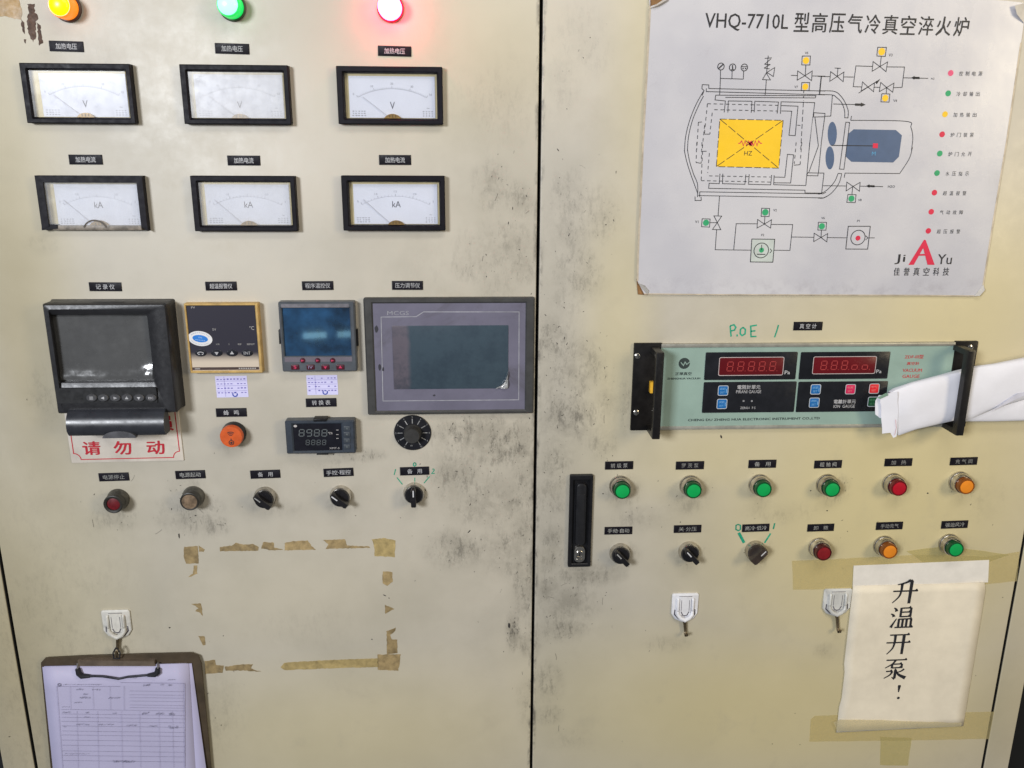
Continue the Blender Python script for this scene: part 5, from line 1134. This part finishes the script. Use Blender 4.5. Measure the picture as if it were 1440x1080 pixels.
# brush-and-serif characters
def stroke(mb, pts, wds, f, h):
    P_ = [f(*p) for p in pts]; k = f.k; Lp = []; Rp = []
    for i_, p in enumerate(P_):
        a = P_[max(0, i_ - 1)]; b = P_[min(len(P_) - 1, i_ + 1)]; dx, dz = b[0] - a[0], b[1] - a[1]; l = math.hypot(dx, dz) or 1; w_ = wds[i_] * k / 2
        Lp.append((p[0] - dz / l * w_, p[1] + dx / l * w_, h)); Rp.append((p[0] + dz / l * w_, p[1] - dx / l * w_, h))
    n_ = len(P_); mb.add(Lp + Rp, [(i_, i_ + 1, n_ + i_ + 1, n_ + i_) for i_ in range(n_ - 1)])
def song(mb, cx, cy, size, strokes, h, slant=0.0):
    c_ = L(cx, cy, h); k = size * .93 / 100
    def f(x, y): return (c_[0] + (x - 50) * k - (50 - y) * k * 0 , c_[1] + (50 - y) * k)
    f.k = k * 1.25
    for s_ in strokes:
        t_ = s_[0]
        if t_ == 'H': x0, x1, y = s_[1:]; stroke(mb, [(x0, y), (x1, y - 1)], [5, 5], f, h); stroke(mb, [(x1 - 10, y - 2), (x1 - 5, y - 5), (x1 + 1, y)], [3, 8, 2], f, h + .02)
        elif t_ == 'V': x, y0, y1 = s_[1:]; stroke(mb, [(x - 1, y0 - 2), (x + 1, y0 + 5), (x, y1)], [3, 10, 8.5], f, h + .01)
        elif t_ == 'v': x, y0, y1 = s_[1:]; stroke(mb, [(x, y0), (x, y1)], [7.5, 7.5], f, h + .01)
        elif t_ == 'C': pts = arc(s_[1], 5); w0, w1 = s_[2]; stroke(mb, pts, [w0 + (w1 - w0) * i_ / (len(pts) - 1) for i_ in range(len(pts))], f, h + .03)
CH = MB(); hN = 2.2
song(CH, 1273.5, 832, 46, [('C', [(64, 4), (48, 14), (18, 22)], (9, 3)), ('H', 4, 95, 48), ('C', [(34, 18), (34, 45), (28, 70), (6, 95)], (9, 3)), ('V', 68, 4, 98)], hN)
song(CH, 1268.8, 868.5, 42, [('C', [(12, 6), (20, 12), (24, 22)], (3, 11)), ('C', [(2, 32), (12, 38), (15, 46)], (3, 11)), ('C', [(8, 94), (14, 80), (28, 54)], (10, 3)), ('v', 42, 6, 48), ('v', 82, 6, 48), ('H', 42, 82, 8), ('H', 42, 82, 26), ('H', 42, 82, 46), ('v', 38, 56, 92), ('v', 88, 56, 92), ('v', 54, 56, 92), ('v', 70, 56, 92), ('H', 36, 90, 57), ('H', 24, 98, 94)], hN)
song(CH, 1263.5, 905, 43, [('H', 12, 90, 12), ('H', 2, 97, 46), ('C', [(34, 12), (34, 45), (28, 72), (8, 97)], (9, 3)), ('V', 68, 12, 98)], hN)
song(CH, 1259.3, 941, 42, [('H', 8, 92, 8), ('C', [(46, 9), (34, 26), (6, 44)], (8, 3)), ('v', 34, 26, 46), ('v', 74, 26, 46), ('H', 34, 74, 27), ('H', 34, 74, 44), ('V', 50, 50, 94), ('C', [(51, 96), (44, 92), (38, 86)], (8, 2)), ('H', 12, 38, 60), ('C', [(38, 60), (30, 76), (6, 92)], (8, 3)), ('C', [(86, 50), (74, 60), (56, 66)], (7, 3)), ('C', [(54, 58), (66, 76), (96, 92)], (4, 13))], hN)
c_ = L(1264.3, 968, hN); CH.poly([(c_[0] - 2.0, c_[1] + 6), (c_[0] - 2.6, c_[1] + 4), (c_[0] - .8, c_[1] - 7), (c_[0] + .8, c_[1] - 7), (c_[0] + 2.6, c_[1] + 4), (c_[0] + 2.0, c_[1] + 6)], hN); c_ = L(1263.3, 981.5, hN); CH.disc(c_[0], c_[1], 2.3, hN)
CH.build('lettering', INK(), nt)
o = tape([(1172, 1016), (1180, 1012), (1240, 1013), (1352, 1017), (1352, 1021), (1178, 1029)], 'narrow tape band lying over the bottom edge of the note', tape_mat('thin clear tape', (0.78, 0.70, 0.48), .25), 3.6)

# ================================================================== adhesive hooks
HW = mat('white hook plastic', (0.76, 0.76, 0.80), .35, var=.08, sc=60, dirt=.1)
HM = mat('brown tarnished hook metal', (0.17, 0.13, 0.08), .35, .7, var=.4, sc=200)
def hook(tl, tr, bottom, stem, label, rot=0.0, m=HW):
    a, b = px(*tl, 3), px(*tr, 3); bo = px(*bottom, 3); se = px(*stem, 6)
    W = b[0] - a[0]; H = a[1] - bo[1]; C = ((a[0] + b[0]) / 2, a[1] - H / 2)
    t = thing('adhesive_hook', label, 'wall hook', C, 'white adhesive hooks', rot)
    w2, h2 = W / 2, H / 2
    out = [(-w2 + 2, h2), (w2 - 2, h2), (w2, h2 - 2), (w2, -h2 * .35), (w2 * .72, -h2 * .72), (0, -h2), (-w2 * .72, -h2 * .72), (-w2, -h2 * .35), (-w2, h2 - 2)]
    sc = lambda k: [(x * k, zz * k) for x, zz in out]
    MB().stack([[(x, zz, 0) for x, zz in out], [(x, zz, 2.2) for x, zz in out], [(x, zz, 3.2) for x, zz in sc(.94)]]).build('plate', m, t)
    MB().stack([[(x, zz, 3.1) for x, zz in rrect(-w2 * .46, w2 * .46, -h2 * .45, h2 * .78, 1.5)], [(x, zz, 4.6) for x, zz in rrect(-w2 * .42, w2 * .42, -h2 * .42, h2 * .76, 1.5)]]).build('centre_panel', m, t)
    y0 = -h2 * .30; u = MB()
    path = [(-w2 * .56, y0 + 4, 5), (-w2 * .56, y0 - 1, 5.6), (-w2 * .34, y0 - 7, 6), (0, y0 - 10.5, 6.4), (w2 * .34, y0 - 7, 6), (w2 * .56, y0 - 1, 5.6), (w2 * .56, y0 + 4, 5)]
    u.tube(path, [2.4, 2.9, 3.3, 3.7, 3.3, 2.9, 2.4], 10); u.build('yoke', m, t)
    for sg in (-1, 1): MB().tube([(sg * w2 * .56, h2 * .68, 3.6), (sg * w2 * .56, h2 * .62, 5.0), (sg * w2 * .56, y0 + 6, 5.2), (sg * w2 * .56, y0 + 5, 3.6)], 2.1, 10).build('rail', m, t)
    g = MB(); g.line([(-w2 * .30, h2 * .6), (-w2 * .30, y0 + 4)], .8, 4.7); g.line([(w2 * .30, h2 * .6), (w2 * .30, y0 + 4)], .8, 4.7); g.build('rail_groove_shade', mat('painted groove shade', (0.10, 0.09, 0.11), .6), t, kind='stuff')
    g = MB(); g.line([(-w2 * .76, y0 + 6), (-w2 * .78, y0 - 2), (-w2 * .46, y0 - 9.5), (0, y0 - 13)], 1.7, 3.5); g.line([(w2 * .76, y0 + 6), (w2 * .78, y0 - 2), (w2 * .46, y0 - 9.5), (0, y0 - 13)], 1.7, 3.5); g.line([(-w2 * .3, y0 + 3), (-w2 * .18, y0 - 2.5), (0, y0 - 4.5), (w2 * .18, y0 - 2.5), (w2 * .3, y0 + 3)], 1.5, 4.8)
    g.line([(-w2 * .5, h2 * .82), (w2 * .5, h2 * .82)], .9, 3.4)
    g.build('shadow_groove', mat('painted groove shade', (0.10, 0.09, 0.11), .6), t, kind='stuff')  # dark lines paint shade into the creases round the yoke
    sx, sz = se[0] - C[0], se[1] - C[1]
    path = [(0, -h2 + 5, 4), (sx * .5, -h2 - 2, 4), (sx, sz + 4, 4), (sx, sz, 6), (sx, sz - 1.5, 9), (sx + .5, sz + 1, 12.5), (sx + .5, sz + 4, 13)]
    g = MB(); g.tube(path, [3.0, 2.4, 2.2, 2.2, 2.2, 2.0, 1.6], 10); g.build('hook_arm', HM, t)
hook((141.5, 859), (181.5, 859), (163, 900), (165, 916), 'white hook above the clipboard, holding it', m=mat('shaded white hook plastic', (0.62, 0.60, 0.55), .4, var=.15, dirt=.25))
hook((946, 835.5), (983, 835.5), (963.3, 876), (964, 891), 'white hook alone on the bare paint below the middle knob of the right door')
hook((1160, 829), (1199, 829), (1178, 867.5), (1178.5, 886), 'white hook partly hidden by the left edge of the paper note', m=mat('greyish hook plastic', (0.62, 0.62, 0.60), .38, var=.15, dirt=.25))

# ================================================================== clipboard
C = px(170, 1010, 4); L = Loc(C)
cb = thing('clipboard', 'dark brown hardboard clipboard hanging from the left hook', 'clipboard', C)
brd = [(58, 941), (57.5, 932), (63, 926), (120, 923), (200, 920.5), (268, 919), (279, 923), (283, 935), (293, 1040), (300, 1120), (345, 1400), (110, 1400), (75, 1120)]
MB().prism([L(x, y, 7) for x, y in brd], 3.5, 7.0).build('board', mat('brown hardboard', (0.060, 0.042, 0.024), .5, var=.3, sc=30, bump=.3), cb)
z = zoom(0, 830, 4.235)
ch = [z(462, 422), z(915, 428), z(918, 446), z(470, 452)]
MB().prism([L(*p, 12) for p in [z(462, 418), z(918, 424), z(925, 452), z(465, 452)]], 7, 12).build('clip_channel', mat('dull brown steel clip', (0.26, 0.20, 0.15), .38, .6, var=.3, sc=60), cb)
w_ = MB(); pth = [z(500, 510), z(610, 513), z(660, 520), z(705, 528), z(760, 516), z(890, 505)]
w_.tube([(*L(*p, 13), 13) for p in pth], 1.8, 8); w_.build('clip_wire', mat('dark steel wire', (0.05, 0.05, 0.06), .3, .6), cb)
for pa in ([z(462, 468), z(470, 495), z(488, 512), z(535, 512)], [z(940, 465), z(938, 488), z(922, 502), z(880, 506)]):
    g = MB(); g.tube([(*L(*p, 13), 13) for p in pa], [3.6, 4.4, 4.2, 2.6], 10); g.build('clip_pad', mat('black rubber pad', (0.012, 0.012, 0.016), .5), cb)
    g = MB(); g.tube([(*L(pa[0][0], pa[0][1] - 8, 11), 11), (*L(*pa[0], 13), 13)], 1.4, 8); g.build('clip_leg', mat('worn clip leg', (0.3, 0.28, 0.28), .35, .7), cb)
g = MB(); g.tube([(*L(163, 911, 16), 16), (*L(159, 918, 14), 14), (*L(160, 926, 12), 12), (*L(168, 926, 12), 12), (*L(169, 918, 14), 14), (*L(164, 911, 16), 16)], 1.1, 8)
g.build('hanging_ring', mat('dark steel wire', (0, 0, 0)), cb)
# papers
PCC = px(170, 1010, 9); L = Loc(PCC)
pp = thing('paper_stack', 'stack of printed record sheets held by the clipboard clip', 'papers', PCC, h=0)
PPM = mat('lilac white paper', (0.47, 0.445, 0.62), .6, var=.05, sc=10, bump=.2, bsc=30)
def sheet(tl, tr, br, bl, h0, h1, name, m, amp=.5):
    nx, nz = 12, 14; vs = []; q = MB()
    for a in range(nz):
        v = a / (nz - 1)
        for b in range(nx):
            u = b / (nx - 1); h = h0 + amp * math.sin(u * 4 + 1) * math.sin(v * 5) + (h1 - h0) * u ** 3 * v
            x = (tl[0] * (1 - u) + tr[0] * u) * (1 - v) + (bl[0] * (1 - u) + br[0] * u) * v; yy = (tl[1] * (1 - u) + tr[1] * u) * (1 - v) + (bl[1] * (1 - u) + br[1] * u) * v
            vs.append((*L(x, yy, h), h))
    q.add(vs, [(a * nx + b, a * nx + b + 1, (a + 1) * nx + b + 1, (a + 1) * nx + b) for a in range(nz - 1) for b in range(nx - 1)])
    o = q.build(name, m, pp); md = o.modifiers.new('t', 'SOLIDIFY'); md.thickness = .0004; return o
sheet((60, 938), (262, 932.5), (322, 1330), (108, 1330), 7.6, 12, 'back_sheet', PPM)
sheet((62, 937), (269.5, 933), (324, 1330), (112, 1330), 8.6, 16, 'under_sheet', mat('paler lilac paper', (0.54, 0.52, 0.76), .6, var=.05, sc=10))
sheet((59.5, 938), (265, 933), (292, 1330), (100, 1330), 10.0, 12, 'top_sheet', PPM, .3)
def corr(x, y): return L(x, y, 11.2)
g = MB(); z = zoom(60, 930, 6.26); hp = 11.6
def tl_(pts, wd=.45): g.line([L(*z(*p), hp) for p in pts], wd, hp)
tl_([(120, 222), (680, 222)]); tl_([(680, 188), (1248, 195)], .6); tl_([(1248, 195), (1250, 939)], .8); tl_([(122, 222), (175, 939)]); tl_([(715, 215), (715, 430)], .35)
for k, yy in enumerate((262, 295, 320, 350, 385, 408)): tl_([(760, yy), (1245, yy + 6)], .35)
for k, yy in enumerate((430, 470, 500, 535, 575, 620, 655, 700, 745, 795, 835, 880)): tl_([(150 + yy * .02, yy - 6), (1250, yy + 8)], .35)
for x in (300, 480, 690, 850, 1020, 1140): tl_([(x, 440), (x + 12, 939)], .3)
for x in (240, 440, 590): tl_([(x, 225), (x + 6, 430)], .3)
g.build('table_lines', mat('grey violet print', (0.30, 0.28, 0.42), .6, var=.3), pp, kind='stuff')
g = MB()
def scrib(x, y, w2, n_=6, s_=9):
    for k in range(n_):
        xx = x + w2 * k / n_; p = [z(xx + random.uniform(-3, 3), y + random.uniform(-s_, s_)) for _ in range(4)]; g.line([L(*q, hp) for q in p], .45, hp + .1)
for x, y, w2, n_, s_ in ((185, 205, 340, 22, 5), (300, 245, 60, 5, 10), (330, 320, 95, 8, 10), (360, 290, 40, 4, 8), (580, 322, 110, 9, 8), (280, 362, 70, 6, 6), (440, 250, 80, 4, 8), (890, 212, 60, 5, 12), (1040, 205, 30, 3, 10), (1110, 210, 30, 3, 8), (175, 402, 70, 6, 4), (175, 448, 75, 8, 6), (380, 450, 30, 4, 8), (620, 458, 35, 4, 4), (880, 458, 60, 6, 14), (1000, 462, 70, 7, 10), (1115, 465, 55, 5, 14), (370, 490, 50, 5, 4), (300, 556, 115, 9, 7), (490, 556, 145, 10, 6), (740, 565, 90, 8, 7), (940, 570, 80, 7, 7), (1110, 580, 90, 8, 14), (185, 578, 25, 3, 4), (200, 815, 220, 14, 4), (620, 882, 200, 20, 11), (1100, 162, 75, 8, 4), (750, 145, 90, 7, 4)):
    scrib(x, y, w2, n_, s_)
p = L(*z(146, 207), hp); g.ring(p[0], p[1], 2.2, .8, hp, 14)
g.build('handwriting', mat('blue black pen', (0.07, 0.07, 0.13), .6), pp, kind='stuff')
